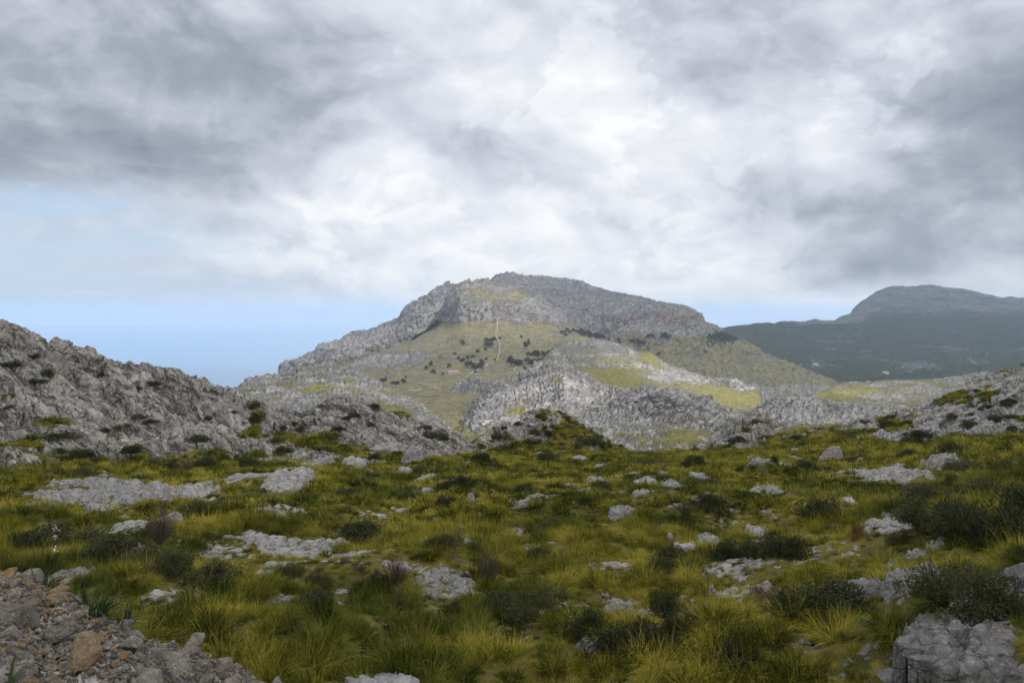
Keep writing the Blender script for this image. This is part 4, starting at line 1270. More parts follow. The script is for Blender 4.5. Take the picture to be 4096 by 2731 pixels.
M_grass = leaf_mat('tussock_grass', [(.20, (.018, .026, .004)), (.44, (.085, .093, .009)), (.62, (.255, .235, .022)), (.88, (.44, .36, .07))], trans=.18, noise=.35, patch=(.16, .44, .60, (.42, .52, .55)), vary=.6, spec=.08)
M_dark = leaf_mat('dark_evergreen_leaves', [(.2, (.010, .014, .005)), (.5, (.026, .034, .010)), (.85, (.075, .08, .02))], trans=.1, noise=1.5)
M_olive = leaf_mat('olive_green_leaves', [(.2, (.022, .030, .010)), (.5, (.05, .058, .02)), (.85, (.10, .10, .035))], trans=.2, noise=1.5)
M_pine = leaf_mat('mountain_tree_leaves', [(.2, (.012, .018, .010)), (.5, (.025, .034, .016)), (.85, (.05, .06, .028))], trans=.1, noise=.2)
M_dry = leaf_mat('dry_brown_twigs', [(.2, (.035, .025, .018)), (.5, (.07, .05, .035)), (.85, (.13, .10, .07))], trans=.05, noise=1.5)
M_red = leaf_mat('reddish_leaves', [(.2, (.05, .02, .01)), (.5, (.13, .05, .02)), (.85, (.22, .10, .03))], trans=.2, noise=1.5)
M_broom = leaf_mat('yellow_broom', [(.2, (.08, .06, .01)), (.5, (.20, .14, .015)), (.85, (.36, .25, .03))], trans=.2, noise=1.5)
M_bark = leaf_mat('bark', [(.2, (.03, .025, .02)), (.5, (.06, .05, .04)), (.85, (.11, .095, .08))], trans=.0, noise=3)
M_blade = leaf_mat('dark_strap_leaves', [(.2, (.018, .035, .014)), (.5, (.035, .06, .022)), (.85, (.07, .10, .04))], trans=.2, noise=3)
M_white = leaf_mat('white_petals', [(.2, (.45, .38, .36)), (.8, (.7, .66, .64))], trans=.2, noise=3)


def strips(roots, dirs, lengths, widths, droop, segs, rng, tones, name, mat, curl=.3):
    """many tapering blades as one mesh"""
    n = len(roots)
    t = np.linspace(0, 1, segs + 1)
    d = dirs / np.linalg.norm(dirs, axis=1, keepdims=True)
    side = np.cross(d, rng.normal(size=(n, 3)))
    side /= np.linalg.norm(side, axis=1, keepdims=True) + 1e-9
    bend = rng.normal(size=(n, 3)) * curl
    pts = roots[:, None] + lengths[:, None, None] * (d[:, None] * t[None, :, None] + bend[:, None] * (t[None, :, None] ** 2) * .35)
    pts[..., 2] -= (lengths * droop)[:, None] * t[None] ** 2.2
    w = widths[:, None] * (1 - t[None] ** 1.6 * .92)
    A = pts - side[:, None] * w[..., None] / 2
    B = pts + side[:, None] * w[..., None] / 2
    V = np.stack([A, B], 2).reshape(n, -1, 3)
    k = 2 * (segs + 1)
    q = np.array([[2 * i, 2 * i + 1, 2 * i + 3, 2 * i + 2] for i in range(segs)])
    Q = (q[None] + (np.arange(n) * k)[:, None, None]).reshape(-1, 4)
    return mesh_from_np(name, V.reshape(-1, 3), Q, mat, True, {'tone': np.repeat(tones, k)})


def tussock(seed, nb, wid, ht=.62, straw=.12, stalks=4):
    r = np.random.RandomState(seed)
    az = r.uniform(0, 2 * np.pi, nb)
    rad = .20 * np.sqrt(r.rand(nb))
    roots = np.stack([np.cos(az) * rad, np.sin(az) * rad, np.zeros(nb) - .04], -1)
    az2 = az + r.normal(0, .6, nb)
    out = r.beta(1.8, 1.2, nb) * 1.9
    dirs = np.stack([np.cos(az2) * out, np.sin(az2) * out, np.ones(nb)], -1)
    ln = ht * r.uniform(.65, 1.2, nb)
    dr = .12 + .42 * out * r.uniform(.5, 1.1, nb)
    tones = np.clip(r.normal(.5, .2, nb), 0, 1)
    tones = np.where(r.rand(nb) < straw, r.uniform(.9, 1.2, nb), tones)
    w = np.full(nb, wid)
    for i in range(stalks):
        ln[i] = ht * r.uniform(1.5, 2.0); dr[i] = .08; dirs[i, :2] *= .35; tones[i] = .9; w[i] = wid * .6
    return strips(roots, dirs, ln, w, dr, 3, r, tones, 'tussock', M_grass)


near_t = [tussock(i, 330, .013, .60, .12, 3) for i in range(7)]
far_t = [tussock(30 + i, 110, .036, .58, .1, 0) for i in range(6)]

rs = np.random.RandomState(21)


def sample(key, n, dmin, dmax, vmin, off=2.5, keep=None):
    """random points spread evenly over the ground area of a layer"""
    L = LAY[key]
    P, V = L['P'], L['V']
    a = P[1:, 1:] - P[:-1, :-1]; b_ = P[1:, :-1] - P[:-1, 1:]
    area = np.linalg.norm(np.cross(a, b_), axis=-1) / 2
    Dm = P[:-1, :-1, 1]
    pxs = np.broadcast_to(L['px'][None, :-1], Dm.shape)
    ok = (Dm > dmin) & (Dm < dmax) & (V[:-1, :-1] > vmin) & (pxs > -160) & (pxs < 4260)
    w = (area * ok).ravel()
    tot = w.sum()
    if tot <= 0:
        return np.zeros((0, 3)), 0
    idx = rs.choice(len(w), size=n, p=w / tot)
    i, j = np.unravel_index(idx, area.shape)
    u, v = rs.rand(n, 1), rs.rand(n, 1)
    return (P[i, j] * (1 - u) * (1 - v) + P[i, j + 1] * u * (1 - v) + P[i + 1, j] * (1 - u) * v + P[i + 1, j + 1] * u * v), tot


def off_rocks(p, f=.82):
    m = np.ones(len(p), bool)
    for a, b_, c, d_, e_ in OUT:
        fr = min(.9, .35 * d_ + .25)                     # bare or short turf in front of the rock
        m &= ~(((p[:, 0] - a) / (c * f + .1)) ** 2 + ((p[:, 1] - b_ + fr) / (d_ * f + fr)) ** 2 < 1)
    return p[m]


def grass_field(name, key, dens, dmin, dmax, vmin, protos, s0, s1, gate=-.25, cap=30000, off=True):
    _, area = sample(key, 10, dmin, dmax, vmin)
    n = int(min(cap, area * dens))
    if n < 5:
        return
    p, _ = sample(key, n, dmin, dmax, vmin)
    p = off_rocks(p) if off else p
    g = fbm(p[:, 0] / 1.8, p[:, 1] / 1.8, 3, 401)
    p = p[g > gate + .25 * rs.rand(len(p)) - .1]
    n = len(p)
    g = fbm(p[:, 0] / 3.5, p[:, 1] / 3.5, 3, 402)
    s = rs.uniform(s0, s1, n) * (1 + .45 * g)
    rot = np.stack([rs.normal(0, .12, n), rs.normal(0, .12, n), rs.uniform(0, 6.28, n)], -1)
    scatter(name, p, rot, np.stack([s, s, s * rs.uniform(.8, 1.15, n)], -1), rs.randint(0, len(protos), n), protos)
    print(name, key, n)


grass_field('grass', 'G', 5.2, 10.5, 36, .5, near_t, .5, 1.2, cap=26000)
grass_field('grass', 'G', 9.0, 10.5, 42, .5, near_t, .2, .42, gate=-2, cap=42000, off=False)
grass_field('grass', 'G', 4.2, 35, 125, .5, far_t, .5, 1.25, cap=90000)
grass_field('grass', 'L1', 2.0, 60, 215, .50, far_t, .8, 1.5, -.4)
grass_field('grass', 'L2', 2.4, 66, 145, .47, far_t, .8, 1.5, -.4)
grass_field('grass', 'CK', 2.4, 100, 145, .46, far_t, .8, 1.5, -.4)
grass_field('grass', 'RK', 1.8, 100, 175, .46, far_t, .8, 1.6, -.4)
grass_field('grass', 'RS', 1.3, 66, 270, .50, far_t, .9, 1.8, -.4, cap=50000)


def shrub_mesh(seed, mat, n=1500, leaf=.06, flat=.7, clumps=22, airy=0.0, name='foliage', R=.5, z0=0.0):
    """foliage of unit width: leaves spread over many small clumps"""
    r = np.random.RandomState(seed)
    cdir = r.normal(size=(clumps, 3)); cdir /= np.linalg.norm(cdir, axis=1, keepdims=True)
    cdir[:, 2] = np.abs(cdir[:, 2])
    cr = R * (.35 + .6 * r.rand(clumps) ** .6)
    cc = cdir * cr[:, None] * np.array([1, 1, flat * 1.1])
    cs = R * r.uniform(.22, .42, clumps) * (1 - airy * .4)
    k = r.randint(0, clumps, n)
    d = r.normal(size=(n, 3)); d /= np.linalg.norm(d, axis=1, keepdims=True)
    q = cc[k] + d * (cs[k] * (.55 + .5 * r.rand(n)))[:, None] * np.array([1, 1, .75])
    q[:, 2] = np.abs(q[:, 2]) + z0
    dirs = d + r.normal(0, .5, (n, 3)); dirs[:, 2] += .35
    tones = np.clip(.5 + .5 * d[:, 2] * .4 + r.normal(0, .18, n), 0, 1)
    return strips(q, dirs, np.full(n, leaf) * r.uniform(.7, 1.4, n), np.full(n, leaf * .55), np.zeros(n), 1, r, tones, name, mat, .2)


def twig_mesh(seed, n=90, R=.5, h=.8, mat=None, wid=.012, name='twig', spread=1.0):
    r = np.random.RandomState(seed)
    az = r.uniform(0, 6.28, n)
    o = r.rand(n) * spread
    roots = np.stack([np.cos(az) * .06, np.sin(az) * .06, np.zeros(n)], -1) * r.rand(n, 1)
    dirs = np.stack([np.cos(az) * o, np.sin(az) * o, np.ones(n)], -1)
    ln = h * r.uniform(.6, 1.1, n)
    main = dirs / np.linalg.norm(dirs, axis=1, keepdims=True)
    # side twigs start along the main ones
    m = n * 3
    kk = r.randint(0, n, m); tt = r.uniform(.35, .95, m)
    r2 = roots[kk] + main[kk] * (ln[kk] * tt)[:, None]
    d2 = main[kk] + r.normal(0, .7, (m, 3)); d2[:, 2] += .2
    R_ = np.concatenate([roots, r2]); D_ = np.concatenate([dirs, d2])
    L_ = np.concatenate([ln, r.uniform(.12, .3, m) * h]); W_ = np.concatenate([np.full(n, wid), np.full(m, wid * .6)])
    return strips(R_, D_, L_, W_, np.zeros(n + m), 2, r, r.rand(n + m), name, mat or M_dry, .25)


def tube(bm, a, b_, ra, rb, n=6):
    a, b_ = Vector(a), Vector(b_)
    z = (b_ - a).normalized()
    x = z.orthogonal().normalized(); y = z.cross(x)
    v0 = [bm.verts.new(a + (x * math.cos(i * 2 * math.pi / n) + y * math.sin(i * 2 * math.pi / n)) * ra) for i in range(n)]
    v1 = [bm.verts.new(b_ + (x * math.cos(i * 2 * math.pi / n) + y * math.sin(i * 2 * math.pi / n)) * rb) for i in range(n)]
    for i in range(n):
        bm.faces.new((v0[i], v0[(i + 1) % n], v1[(i + 1) % n], v1[i]))
    bm.faces.new(v1)


def trunk_mesh(seed, h=.55, r0=.035, spread=.28, limbs=5, lean=.1):
    r = random.Random(seed)
    bm = bmesh.new()
    p = Vector((0, 0, -.06)); q = Vector((r.uniform(-lean, lean), r.uniform(-lean, lean), h * .42))
    tube(bm, p, q, r0 * 1.2, r0 * .85, 8)
    for i in range(limbs):
        a = i * 6.28 / limbs + r.uniform(-.4, .4)
        m_ = q + Vector((math.cos(a) * spread * .45, math.sin(a) * spread * .45, h * r.uniform(.2, .34)))
        e = m_ + Vector((math.cos(a) * spread * .6, math.sin(a) * spread * .6, h * r.uniform(.18, .36)))
        tube(bm, q, m_, r0 * .6, r0 * .4, 6); tube(bm, m_, e, r0 * .4, r0 * .12, 5)
        a2 = a + r.uniform(-1, 1)
        tube(bm, m_, m_ + Vector((math.cos(a2) * spread * .4, math.sin(a2) * spread * .4, h * .25)), r0 * .3, r0 * .1, 4)
    me = bpy.data.meshes.new('trunk'); bm.to_mesh(me); bm.free()
    me.materials.append(M_bark)
    a = me.attributes.new('tone', 'FLOAT', 'POINT')
    a.data.foreach_set('value', np.full(len(me.vertices), .5, np.float32))
    return me


PRO = {
    'dark': [(shrub_mesh(1 + i, M_dark, 5200, .036, .62, 34), trunk_mesh(i, .3, .02, .3)) for i in range(4)],
    'olive': [(shrub_mesh(11 + i, M_olive, 4500, .036, .65, 26), trunk_mesh(9 + i, .3, .02, .3)) for i in range(3)],
    'red': [(shrub_mesh(21, M_red, 1600, .04, .7, 18), trunk_mesh(19, .3, .02, .3))],
    'broom': [(shrub_mesh(23, M_broom, 1600, .04, .7, 18), trunk_mesh(18, .3, .02, .3))],
    'dry': [(twig_mesh(31 + i, 130, .5, .62, M_dry, .014, 'twigs', 1.3), trunk_mesh(29 + i, .2, .02, .2)) for i in range(3)],
    'cushion': [(shrub_mesh(41, M_dry, 1600, .04, .5, 22), None)],
    'tree': [(shrub_mesh(51 + i, M_olive, 5500, .034, .55, 34, .1, 'crown', .46, .33), trunk_mesh(50 + i, .62, .035, .3)) for i in range(3)],
    'darktree': [(shrub_mesh(61 + i, M_dark, 5500, .034, .55, 34, .1, 'crown', .46, .33), trunk_mesh(60 + i, .62, .035, .3)) for i in range(2)],
}
PN = {'dark': 'evergreen_shrub', 'olive': 'green_shrub', 'red': 'reddish_shrub', 'broom': 'broom_shrub', 'dry': 'dry_shrub', 'cushion': 'cushion_plant', 'tree': 'olive_tree', 'darktree': 'oak_tree'}
PC = {'tree': 'tree', 'darktree': 'tree'}


def plant(kind, x, base, w, h, label, key='G', group=None, seed=None, D=None):
    q = hit(key, x, base)
    D = q[1]
    seed = int(x * 7 + base) if seed is None else seed
    fo, tr = PRO[kind][seed % len(PRO[kind])]
    W = w / 4 / F * D * 1.18; H = h / 4 / F * D * (.85 if kind == 'dark' else 1.05) + (.26 if key == 'G' else .12)
    e = bpy.data.objects.new(PN[kind], None)
    e.empty_display_size = .1
    col.objects.link(e)
    e.location = (q[0], q[1] + W * .2, q[2] - .03)
    hz = {'tree': .86, 'darktree': .86, 'dry': .6}.get(kind, .52)
    e.scale = (W * 1.05, W * .95, H / hz)
    e.rotation_euler = (0, 0, (seed * 1.3) % 6.28)
    e['label'] = label; e['category'] = PC.get(kind, 'shrub')
    if group:
        e['group'] = group
    a = link(fo.name.split('.')[0], fo, e)
    if tr:
        link('trunk' if kind in PC else 'stem', tr, e)
    return e


PL = """
tree,2186,1874,80,72,G|lone olive-green tree in the meadow before the middle knoll
darktree,3690,1776,108,70,RS|lone round-crowned dark tree on the right slope
tree,781,1794,82,68,L1|pale olive tree on bare rock of the left slope
darktree,510,1840,74,78,L1|leaning dark tree at the foot of the left slope
darktree,318,1868,90,92,L1|tallest dark tree under the left slope
tree,812,1900,86,84,L1|round dusky tree beside a brown shrub under the left slope
dry,742,1902,80,66,L1|brown leafless shrub beside the round dusky tree
dark,40,1466,80,40,L1|dark shrub high on the left slope near the picture's edge
dark,150,1425,60,18,L1|flat dark shrub high on the left slope
dark,1006,1632,60,44,L2|round shrub on the crest where the two left ridges meet
olive,1020,1700,44,60,L2|green shrub in the gully between the two left ridges
dark,590,1690,60,18,L1|dark flat shrub in the middle of the left slope
dark,480,1710,64,22,L1|dark shrub growing in a long crack of the left slope
dark,220,1760,120,40,L1|wide dark shrub on the lower left slope
olive,540,1800,56,40,L1|green shrub near the leaning dark tree
dark,990,1874,60,52,G|dark shrub left of the tilted ribbed slab
olive,610,1860,56,36,L1|green shrub left of the brown leafless one
dark,250,2196,270,78,G|wide dark bush in front of the flat jointed outcrop
dark,150,2206,150,70,G|left end of the dark bushes by the flat jointed outcrop
dry,628,2172,130,150,G|bare twisted bush standing among pale slabs
dark,792,2046,160,62,G|dark mound-shaped bush right of the thin leaning slab
dark,1437,2158,225,80,G|wide dark bush in the middle of the meadow
dark,1266,2336,104,76,G|dark bush before the long pavement, upright one
dark,1142,2316,112,62,G|dark bush before the long pavement, left one
dry,1575,2350,150,92,G|brown bush at the lower right end of the long pavement
dark,1510,2345,90,60,G|dark low bush between pavement and brown bush
dry,1592,2462,84,70,G|grey dry bush in the near grass
dry,1835,2194,84,56,G|dry bush in the meadow behind the low flat slab
dry,1958,2336,112,96,G|tall dry grey bush left of the broken low slab
dark,1246,2448,150,66,G|dark bush in the near grass under the low slab
cushion,1430,2272,60,28,G|dry cushion plant in a crack of the long pavement
cushion,1380,2258,40,18,G|small dry cushion left of the bigger one
cushion,1160,2226,60,18,G|flat dry cushion on the upper pavement
dark,2920,2232,140,92,G|left part of the long dark bush above the cracked blocks
dark,3040,2238,160,104,G|middle part of the long dark bush above the cracked blocks
dark,3160,2244,150,112,G|right part of the long dark bush above the cracked blocks
dark,2360,2565,210,118,G|left lobe of the biggest dark bush in the near meadow
dark,2500,2630,250,160,G|front lobe of the biggest dark bush in the near meadow
dark,2640,2606,230,150,G|right lobe of the biggest dark bush in the near meadow
dark,2745,2560,160,104,G|far right lobe of the biggest dark bush
dry,2744,2068,72,48,G|brown bush left of the twin low rocks
dark,2222,2118,124,38,G|flat dark bush left of the crest-shaped rock
dark,2640,1862,130,32,G|flat dark bush near the far edge of the meadow
cushion,3112,2426,150,58,G|dark brown dead bush on the smooth pale slab
cushion,3030,2370,60,26,G|small brown cushion between the cracked blocks and the slab
dark,3107,1882,36,40,G|small dark bush near the domed rock
dark,2310,1872,42,40,G|small round dark bush right of the lone olive-green tree
dark,3880,2156,230,200,G|left mass of the black bush at the right edge
dark,4010,2176,260,250,G|middle mass of the black bush at the right edge
dark,4110,2126,210,210,G|right mass of the black bush at the right edge
dark,3850,2064,140,90,G|upper left lobe of the black bush at the right edge
dark,3965,1996,180,84,G|uppermost lobe of the black bush at the right edge
dark,3825,1908,60,40,G|small dark bush below the great boulder
red,3440,2150,52,42,G|reddish bush over the long smooth slab
dark,3592,2166,70,72,G|dark bush between the diagonal ridge and the long slab
dark,3420,1852,90,40,G|dark bush right of the fin-like boulder
dark,3220,1790,90,34,G|dark bush left of the fin-like boulder
dark,3990,2735,240,110,G|dark bush in the lower right corner
dark,2950,2700,200,90,G|low dark bush in the near grass at bottom
dark,1994,1760,44,44,CK|dark bush on the left shoulder of the middle knoll
red,2022,1752,44,30,CK|rust-brown bush on the left shoulder of the middle knoll
olive,2146,1740,54,36,CK|grey-green bush below the top of the middle knoll
dark,2188,1740,50,34,CK|dark bush in the hollow of the middle knoll
dark,2260,1718,66,32,CK|dark bush draped over the right crest of the middle knoll
dark,2372,1780,76,50,CK|round dark bush at the right foot of the middle knoll
dark,2308,1796,38,34,CK|upright dark bush at the foot of the middle knoll
dark,2122,1778,38,34,CK|dark bush among blocks on the middle knoll
dark,2155,1670,24,18,CK|tiny bush on the very top of the middle knoll
dark,1925,1870,96,48,G|dark bush left of the lone olive-green tree
dark,2014,1796,64,26,CK|low dark bush at the front of the middle knoll
dark,3010,1684,78,22,RK|dark flat bush capping the right knoll
dark,2959,1768,84,34,RK|dark bush in the face of the right knoll
dark,2786,1800,36,40,G|small dark tree-like bush left of the right knoll
dark,3071,1758,64,28,RK|dark bush on the right foot of the right knoll
dark,1290,1625,34,12,L2|flat green bush on the crest of the lower left shoulder
dark,1482,1630,50,26,L2|dark bush right of the shoulder's top
olive,1705,1722,44,24,L2|green bush low on the shoulder's crest
olive,1775,1752,50,30,L2|lowest green bush on the shoulder's crest
dark,1350,1722,50,26,L2|dark bush in a cleft of the lower left shoulder
dark,3560,1700,60,40,RS|dark bush on the skyline of the right slope's grassy part
broom,3668,1672,40,24,RS|yellow-brown bush on the crest of the right slope
broom,3955,1546,26,20,RS|small yellow bush high on the right slope
dark,4060,1680,60,26,RS|dark bush among rocks high on the right slope
dark,3400,1762,70,30,RS|dark bush left of the lone round-crowned tree
olive,3930,1750,60,36,RS|green bush right of the lone round-crowned tree
"""
for line in PL.strip().splitlines():
    d_, lab = line.split('|')
    kd_, x, b_, w, h, key = d_.split(',')
    plant(kd_, float(x), float(b_), float(w), float(h), lab, key)

# the small dark bushes that dot the meadow and slopes
rs = np.random.RandomState(33)
GRP = [('G', 60, 1815, 2500, 'dark', 'small dark bush among the meadow tussocks', 'small dark bushes in the meadow'),
       ('L1', 15, 1500, 1880, 'dark', 'small dark bush in a crack of the left rock slope', 'small bushes on the left slope'),
       ('L2', 16, 1650, 1850, 'dark', 'small dark bush on the lower left rock shoulder', 'small bushes on the lower left shoulder'),
       ('RS', 24, 1540, 1800, 'dark', 'small dark bush among rocks of the right slope', 'small bushes on the right slope'),
       ('CK', 12, 1690, 1800, 'dark', 'small dark bush on the rocky middle knoll', 'small bushes on the middle knoll')]
for key, n, y0, y1, kd_, lab, grp in GRP:
    L = LAY[key]; c = 0; tr_ = 0
    while c < n and tr_ < 2000:
        tr_ += 1
        x = rs.uniform(max(0, L['px'][0] + 60), min(4090, L['px'][-1] - 60))
        y = rs.uniform(y0, y1) if key != 'G' else y0 + (y1 - y0) * rs.rand() ** 1.6
        q = hit(key, x, y)
        if abs(HY * 4 - q[2] / q[1] * F * 4 - y) > 10:
            continue
        if any(abs(q[0] - a) < cc * 1.0 and abs(q[1] - bb) < dd for a, bb, cc, dd, ee in OUT):
            continue
        w = (rs.uniform(.7, 2.0)) * F * 4 / q[1]
        kk = ['dark', 'dark', 'olive'][rs.randint(3)]
        lb = lab if kk == 'dark' else lab.replace('dark', 'green')
        gr = grp if kk == 'dark' else grp.replace('bushes', 'green bushes')
        if key == 'G':
            lb = ('small dark bush ' if kk == 'dark' else 'small green bush ') + zone(q)[0]
            gr = ('small dark bushes ' if kk == 'dark' else 'small green bushes ') + zone(q)[1]
        plant(kk, x, y, w, w * rs.uniform(.35, .6), lb, key, gr)
        c += 1

# strap-leaved plants and a flowering stalk on the bank, dry stalks nearer still
def straps(x, row, n, ln, label, seed, mat=None, wid=.02, key='SB'):
    r = np.random.RandomState(seed)
    q = hit(key, x, row)
    az = r.uniform(0, 6.28, n); o = r.uniform(.1, 1.1, n)
    roots = np.stack([np.cos(az) * .05, np.sin(az) * .05, np.zeros(n) - .03], -1)
    me = strips(roots, np.stack([np.cos(az) * o, np.sin(az) * o, np.ones(n)], -1), ln * r.uniform(.6, 1.1, n), np.full(n, wid), .2 + .7 * o, 5, r, r.rand(n), 'strap_leaves', mat or M_blade, .15)
    ob = link('strap_leaved_plant', me, label=label, cat='plant')
    ob.location = q
    return ob


straps(375, 2440, 60, .52, 'clump of dark strap leaves at the top of the stony bank', 1)
straps(470, 2475, 36, .38, 'smaller clump of strap leaves beside the larger dark clump', 2)
straps(150, 2300, 16, .34, 'few long dark leaves behind the crest of the bank', 3, wid=.016)
straps(10, 2731, 7, .45, 'dark leaves at the lower left corner', 4, wid=.03)

q = hit('SB', 205, 2330)
e = bpy.data.objects.new('flowering_asphodel', None); col.objects.link(e)
e.location = q
e['label'] = 'tall stalk with small white flowers at the top of the bank'; e['category'] = 'flower'
r = np.random.RandomState(3)
me = strips(np.array([[0, 0, 0.], [.01, 0, 0]]), np.array([[.05, 0, 1.], [.02, .02, 1]]), np.array([.62, .4]), np.array([.010, .008]), np.array([0., 0]), 6, r, np.array([.2, .2]), 'stalk', M_bark, .05)
link('stalk', me, e)
n = 34
tt = r.choice([.62, .66, .8, .84, .93, .97, 1.0], n)
rt = np.stack([.05 * tt * .62, 0 * tt, tt * .6], -1) + r.normal(0, .012, (n, 3))
me = strips(rt, r.normal(size=(n, 3)), np.full(n, .022), np.full(n, .011), np.zeros(n), 1, r, r.rand(n), 'petals', M_white, .2)
link('petals', me, e)
for i, (x, xt, yt, D, lab) in enumerate([(560, 640, 2560, 3.2, 'dry bent stalk nearest the camera, leftmost of four'), (650, 905, 2470, 3.0, 'long dry stalk leaning right over the stony bank'),
                                        (740, 965, 2440, 3.3, 'long dry stalk leaning right, the tallest tip of four'), (800, 880, 2590, 3.0, 'short dry stalk right of the long leaning ones')]):
    X0, Z0 = (x / 4 - CX) / F * D, (HY - 2990 / 4) / F * D
    X1, Z1 = (xt / 4 - CX) / F * D, (HY - yt / 4) / F * D
    v = np.array([[X1 - X0, .15, Z1 - Z0]])
    me = strips(np.array([[0, 0, 0.]]), v, np.array([np.linalg.norm(v)]), np.array([.009]), np.array([.0]), 10, np.random.RandomState(i), np.array([.9]), 'dry_stalk', M_dry, .12)
    o = link('dry_grass_stalk', me, label=lab, cat='grass stalk'); o.location = (X0, D, Z0)

# ------------------------------------------------------------------ trees of the mountain
mt = [(shrub_mesh(71 + i, M_pine, 420, .10, .95, 12, .1, 'crown', .46, .12), trunk_mesh(70 + i, .5, .03, .2, 3)) for i in range(5)]
o1, s1 = (1700, 1250), .3401
A = [(432, 380, 50), (722, 325, 40), (765, 350, 50), (800, 340, 50), (720, 400, 55), (775, 425, 55), (710, 450, 30), (875, 305, 30)]
B = [(615, 478, 45), (568, 520, 38), (505, 548, 45), (458, 575, 48), (430, 590, 35), (390, 545, 32), (360, 490, 30), (287, 635, 42), (105, 715, 38), (515, 650, 60), (545, 650, 70), (600, 665, 45), (630, 655, 60), (660, 640, 60), (662, 580, 38), (727, 545, 32), (817, 568, 25), (483, 600, 22), (597, 705, 30), (15, 650, 40), (70, 625, 45)]
C = [(1132, 290, 28), (1205, 410, 75), (1215, 495, 44), (1270, 500, 50), (1300, 495, 62), (1335, 500, 55), (1385, 500, 45), (1420, 495, 45), (1460, 475, 35), (1497, 450, 30), (1520, 465, 28), (1010, 590, 70), (1050, 625, 70), (1090, 625, 70), (1125, 620, 60), (1000, 560, 45), (1200, 590, 50), (1240, 590, 60), (1290, 590, 60), (1340, 590, 60), (1390, 580, 50), (1170, 680, 45), (1478, 575, 35)]
Dd = [(1615, 250, 45), (1655, 275, 32), (1670, 225, 45), (1695, 245, 35), (1740, 220, 35), (1765, 235, 35), (1825, 240, 55), (1855, 262, 60), (1890, 270, 55), (1925, 282, 60), (1960, 296, 50), (1995, 305, 60), (2030, 312, 56), (2065, 315, 50), (2095, 312, 40), (2150, 330, 35), (2275, 335, 35), (2205, 600, 60), (2160, 580, 30)]
o2 = (900, 1000); s2 = .5102
E = [(1227, 1032, 25), (1253, 1035, 33), (1325, 1052, 30), (1350, 1050, 30), (1393, 1045, 33), (1637, 965, 28), (1413, 995, 18), (1705, 970, 18)]
G_ = [(928, 710, 25), (1020, 725, 30), (1042, 725, 28), (1085, 745, 40), (1115, 748, 40), (1155, 770, 20), (1160, 685, 30), (1185, 685, 30), (1285, 690, 40), (1315, 690, 40), (1240, 820, 26), (1600, 800, 22)]
for lst, og, s, key, lab, grp in [(A, o1, s1, 'MF', 'dark tree on the steep grass left of the stone wall', 'trees left of the mountain wall'),
                                  (B, o1, s1, 'MF', 'dark tree on the grass above the long house', 'trees above the long house'),
                                  (C, o1, s1, 'MF', 'dark tree in the groves right of the stone wall', 'groves right of the mountain wall'),
                                  (Dd, o1, s1, 'MF', 'dark tree in the row under the red cliffs', 'row of trees under the cliffs'),
                                  (E, o2, s2, 'MF', 'dark tree in the valley meadow left of the long house', 'valley trees left of the long house'),
                                  (G_, (2000, 1000), s2, 'MB', 'dark tree on the shaded slope below the red cliffs', 'trees on the shaded slope')]:
    for i, (x, y, w) in enumerate(lst):
        q = hit(key, og[0] + x * s, og[1] + y * s)
        W = w * s / 4 / F * q[1] * 1.55
        fo, tr = mt[(i * 3 + len(lst)) % 5]
        e = bpy.data.objects.new('mountain_tree', None); col.objects.link(e)
        e.location = (q[0], q[1], q[2] - .5); e.scale = (W, W, W * 1.35); e.rotation_euler = (0, 0, i * 1.7)
        e['label'] = lab; e['category'] = 'tree'; e['group'] = grp
        link('crown', fo, e); link('trunk', tr, e)

# ------------------------------------------------------------------ walls, tracks and houses
wm = rock_mat('dry_stone', (.38, .37, .34), (.55, .53, .49), k=3, st=.1)


def wall(pts, label, key='MF', hgt=2.6, wid=2.4, name='stone_wall', cat='wall', group=None):
    P = []
    for a, b_ in zip(pts[:-1], pts[1:]):
        n = max(2, int(math.hypot(b_[0] - a[0], b_[1] - a[1]) / 4))
        for i in range(n):
            t = i / n
            P.append(hit(key, a[0] * (1 - t) + b_[0] * t, a[1] * (1 - t) + b_[1] * t))
    P.append(hit(key, *pts[-1]))
    P = np.array(P); c0 = P[0].copy()
    T_ = np.gradient(P, axis=0); T_[:, 2] = 0
    S_ = np.stack([T_[:, 1], -T_[:, 0], 0 * T_[:, 0]], -1); S_ /= np.linalg.norm(S_, axis=1, keepdims=True) + 1e-9
    up = np.array([0, 0, 1.0])
    hh = hgt * (1 + .25 * np.sin(np.arange(len(P)) * 1.9))[:, None]
    ring = np.stack([P - S_ * wid / 2 - up, P - S_ * wid * .4 + up * hh, P + S_ * wid * .4 + up * hh, P + S_ * wid / 2 - up], 1) - c0
    V = ring.reshape(-1, 3); Q = []
    for i in range(len(P) - 1):
        for k in range(3):
            Q.append([i * 4 + k, i * 4 + k + 1, i * 4 + 5 + k, i * 4 + 4 + k])
    n = len(P)
    Q.append([0, 1, 2, 3]); Q.append([n * 4 - 1, n * 4 - 2, n * 4 - 3, n * 4 - 4])
    o = link(name, mesh_from_np(name, V, np.array(Q), wm, False), label=label, cat=cat, group=group)
    o.location = c0


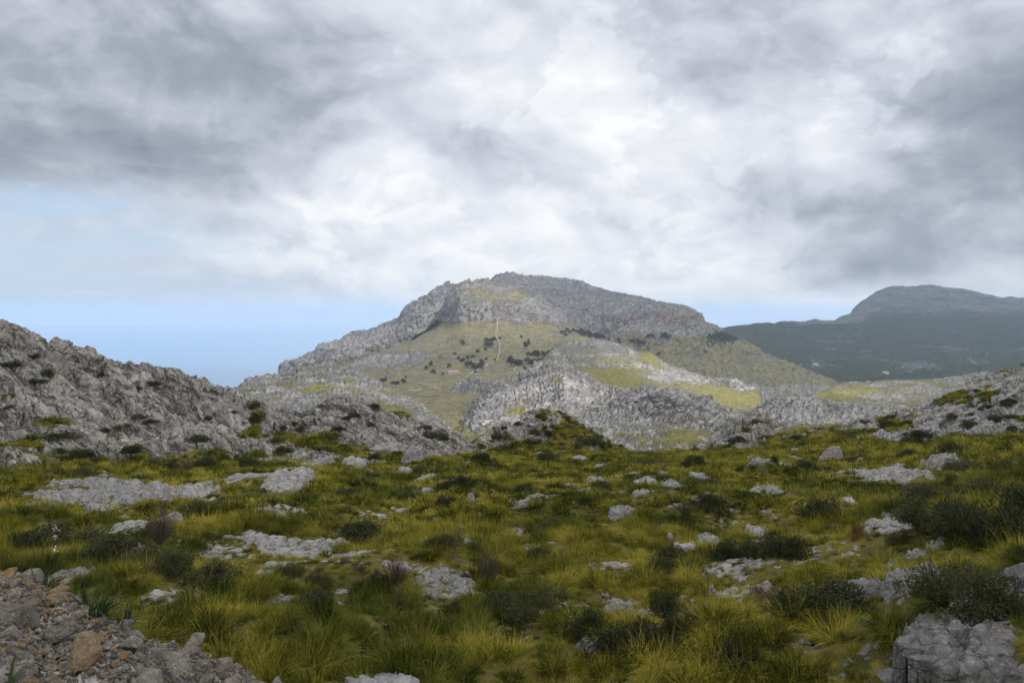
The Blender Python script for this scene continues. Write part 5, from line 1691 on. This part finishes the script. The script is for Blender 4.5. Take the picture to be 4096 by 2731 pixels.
wall([(2001, 1268), (1991, 1280), (1989, 1315), (1982, 1338), (1992, 1355), (2001, 1386), (1999, 1406), (1991, 1436)], 'pale dry stone wall climbing straight up to the cliffs')
wall([(1989, 1438), (1962, 1451), (1931, 1468), (1890, 1490), (1860, 1508)], 'dry stone wall descending left behind the long house', hgt=1.8, wid=1.8)
wall([(1890, 1496), (1955, 1497), (2006, 1494), (2060, 1489), (2057, 1471), (2071, 1466)], 'level stone wall that hooks upwards at its right end', hgt=1.8, wid=1.8)
wall([(2258, 1460), (2312, 1454), (2322, 1443), (2353, 1432)], 'pale wall climbing right behind the grey pyramid', hgt=2, wid=2)
wall([(1675, 1530), (1712, 1540), (1757, 1556)], 'short broken wall in the valley meadow', hgt=2, wid=2)
wall([(1640, 1560), (1690, 1558)], 'low wall line on the valley floor', hgt=1.6, wid=1.6)


def flat_mat(name, c, k=4):
    m = bpy.data.materials.new(name); m.use_nodes = True
    T = NT(m.node_tree)
    p = T.n['Principled BSDF']; p.inputs['Roughness'].default_value = .9
    P = T.node('ShaderNodeNewGeometry').outputs['Position']
    T.put(p.inputs['Base Color'], T.mix(T.noise(P, 1 / k, 4, .6), tuple(v * .75 for v in c), tuple(min(1, v * 1.2) for v in c)))
    return m


m_wall, m_roof, m_hole = flat_mat('plaster', (.50, .42, .38)), flat_mat('roof_tiles', (.42, .25, .20)), flat_mat('dark_opening', (.06, .05, .05))


def box(name, x0, x1, y0, y1, z0, z1, mat, parent):
    V = np.array([[x, y, z] for z in (z0, z1) for y in (y0, y1) for x in (x0, x1)], float)
    Q = np.array([[0, 2, 3, 1], [4, 5, 7, 6], [0, 1, 5, 4], [2, 6, 7, 3], [0, 4, 6, 2], [1, 3, 7, 5]])
    return link(name, mesh_from_np(name, V, Q, mat, False), parent)


def house(x, row, wpx, hpx, label, key, nwin, group=None, cat='house'):
    q = hit(key, x, row)
    W = wpx / 4 / F * q[1]; H = hpx / 4 / F * q[1]; Dp = min(W * .45, 9)
    e = bpy.data.objects.new('stone_house', None); col.objects.link(e)
    e.location = (q[0], q[1] - 2, q[2]); e['label'] = label; e['category'] = cat
    h = H * .68
    box('wall', -W / 2, W / 2, 0, Dp, -4, h, m_wall, e)
    V = np.array([[-W / 2 - .4, -.5, h + .003], [W / 2 + .4, -.5, h + .003], [W / 2 + .4, Dp + .5, h + .003], [-W / 2 - .4, Dp + .5, h + .003], [-W / 2 - .4, Dp / 2, H], [W / 2 + .4, Dp / 2, H]])
    me = bpy.data.meshes.new('roof'); me.from_pydata([tuple(v) for v in V], [], [(0, 1, 5, 4), (2, 3, 4, 5), (0, 4, 3), (1, 2, 5), (3, 2, 1, 0)]); me.materials.append(m_roof)
    link('roof', me, e)
    for i in range(nwin):
        cx = -W / 2 + (i + .5) * W / nwin
        if i == nwin // 2:
            box('door', cx - .7, cx + .7, -.06, .05, -.5, h * .55, m_hole, e)
        else:
            box('window', cx - .55, cx + .55, -.06, .05, h * .45, h * .75, m_hole, e)


house(1815, 1492, 42, 13, 'long low pinkish farmhouse with tiled roof on the valley slope', 'MF', 9)
house(3260, 1458, 20, 8, 'tiny pale house far off in the wooded valley, left one', 'R0', 3)
house(3541, 1490, 24, 9, 'tiny pale house far off in the wooded valley, right one', 'R0', 3)
